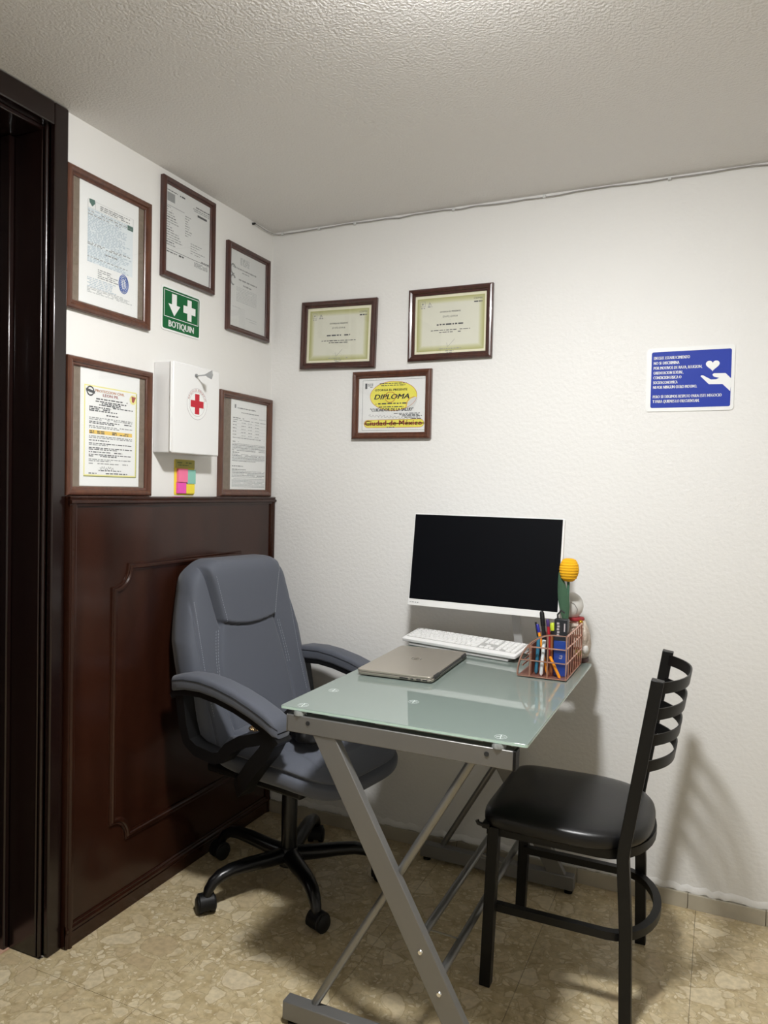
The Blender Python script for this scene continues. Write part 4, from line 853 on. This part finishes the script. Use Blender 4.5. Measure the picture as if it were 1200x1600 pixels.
def stitches(path, name='stitching'):
    q = MB(); acc = 0
    for (y0, z0), (y1, z1) in zip(path, path[1:]):
        n = max(1, int(math.hypot(y1 - y0, z1 - z0) / .0075))
        for k in range(n):
            f0, f1 = (k + .15) / n, (k + .75) / n; P = []
            for f in (f0, f1): y, z = y0 + (y1 - y0) * f, z0 + (z1 - z0) * f; t = y / bw(z); ed = max(0, 1 - abs(t) ** 20) ** (1 / 3); P.append((bc(z) + .056 * ed + front(y, z) * ed + .004 * (y / .27) ** 2 + .0008, y, z - drop(y, z)))
            q.tube(P, .00085, 4)
    return build(q, name, 'stitch', br)
for s_ in (-1, 1):
    stitches([(s_ * (cseam(z) - .014), z) for z in [.885 + .017 * i for i in range(11)]]); stitches([(s_ * .232, z) for z in [.60 + .04 * i for i in range(11)]])
    for dd in (.016, .026): stitches([(s_ * (cseam(z) + dd - .008 * (.87 - z) / .2), z) for z in [.865 - .02 * i for i in range(9)]])
build(MB().rings([[(bc(z) - .046 + .004, y, z) for y, z in rrect(-.20 * k, .20 * k, .56 + .03 * (1 - k), 1.0, .05)] if q == 0 else [(bc(z) - .066, y, z) for y, z in rrect(-.18, .18, .58, .98, .05)] for q, k in ((0, 1), (1, 1))]), 'back_shell', 'plastic_black', oc, smooth=40)
build(MB().tube([(-.10, 0, .415), (-.19, 0, .42), (-.245, 0, .50), (-.255, 0, .66)], 1, sec=SQ(.045, .008), up=(0, 1, 0)), 'back_bracket', 'plastic_black', oc, smooth=40)
# arms: padded top over a black loop
for s_ in (-1, 1):
    yc = s_ * .292
    top = [(-.235, .728), (-.222, .740), (-.17, .752), (-.10, .756), (-.03, .750), (.05, .735), (.12, .715), (.18, .693), (.212, .678), (.226, .664)]
    rs = []
    for i, (x, z) in enumerate(top):
        hw = .038 if 0 < i < len(top) - 1 else .026; th = .026 if 0 < i < len(top) - 1 else .016
        rs.append([(x + (.012 * (.3 if i == 0 else 1)) * 0, yc + hw * sgnpow(math.cos(R(t)), .38), z - .026 + th * sgnpow(math.sin(R(t)), .45)) for t in range(0, 360, 15)])
    ap = build(MB().rings(rs), 'arm_pad', 'fabric', oc, smooth=70)
    for sd in (-1, 1): build(MB().tube([(x, yc + sd * (.0385 if 0 < i < len(top) - 1 else .026), z - .016) for i, (x, z) in enumerate(top)], .0016, 6), 'piping', 'seam_dark', ap, smooth=60)
    q = MB().tube([(x, yc + s_ * .0, z - .058) for x, z in top[0:]], 1, sec=SQ(.030, .009), up=(0, 1, 0)); build(q, 'arm_underplate', 'plastic_black', oc, smooth=40)
    loop = [(-.208, .70), (-.196, .65), (-.184, .585), (-.168, .535), (-.13, .512), (-.05, .503), (-.014, .515), (.02, .550), (.073, .582), (.144, .605), (.19, .628)]
    yb = lambda z: yc - s_ * max(0, (.56 - z)) * .10
    build(MB().tube([(x, yb(z), z) for x, z in loop], 1, sec=SQ(.024, .0185), up=(0, 1, 0)), 'arm_loop', 'plastic_black', oc, smooth=40)
    build(MB().tube([(.205, yc, .645), (.195, yc, .61), (.172, yc, .57), (.120, yb(.52), .515), (.072, yb(.46), .455), (.035, yb(.42) - s_ * .02, .418), (-.02, s_ * .20, .415)], 1, sec=SQ(.026, .023), up=(0, 1, 0)), 'arm_strut', 'plastic_black', oc, smooth=40)

# black bag with a gold chain on the office chair
bg = thing('black_bag', 'soft black bag with gold chain lying on the grey office chair', 'bag', (.500, -.560, .562), R(-15))
def lump(c, r, seed, n=26, m=16):
    rr = random.Random(seed); ph = [rr.random() * 6.28 for _ in range(6)]; rs = []
    for i in range(m + 1):
        t = math.pi * (i + .05) / (m + .1); row = []
        for j in range(n):
            a = 2 * math.pi * j / n; k = 1 + .12 * math.sin(3 * a + ph[0] + 2 * t) + .08 * math.sin(5 * a + ph[1] - 3 * t) + .05 * math.sin(9 * a + ph[2] + 5 * t)
            z = -math.cos(t); z = z * .5 if z < 0 else z
            row.append((c[0] + r[0] * k * math.cos(a) * math.sin(t) ** .8, c[1] + r[1] * k * math.sin(a) * math.sin(t) ** .8, c[2] + r[2] * z * (1 + .15 * math.sin(4 * a + ph[3]))))
        rs.append(row)
    return MB().rings(rs)
build(lump((.01, -.005, .027), (.088, .068, .054), 3), 'pouch', 'bag', bg, smooth=60); build(lump((.075, -.035, .016), (.055, .05, .040), 4), 'flap', 'bag', bg, smooth=60)
build(MB().tube([(-.06, .03, .03), (-.03, .075, .045), (.04, .085, .050), (.08, .04, .05), (.09, -.02, .045)], .006, 8), 'strap', 'bag', bg, smooth=60)
ch0 = [(-.152, -.066, .0), (-.144, -.077, .0), (-.134, -.084, .001), (-.122, -.086, .002), (-.111, -.083, .004), (-.100, -.076, .007), (-.090, -.066, .011), (-.082, -.053, .016), (-.074, -.038, .022)]
for i, c in enumerate(ch0):
    M = Matrix.Translation(c) @ Matrix.Rotation(R(40 * i), 4, 'Z') @ Matrix.Rotation(R(70 * (i % 2)), 4, 'X')
    build(MB().tube([(.009 * math.cos(R(a)), .006 * math.sin(R(a)), 0) for a in range(0, 360, 30)], .0024, 6, True).xf(M), 'chain_link', 'gold', bg, smooth=60)
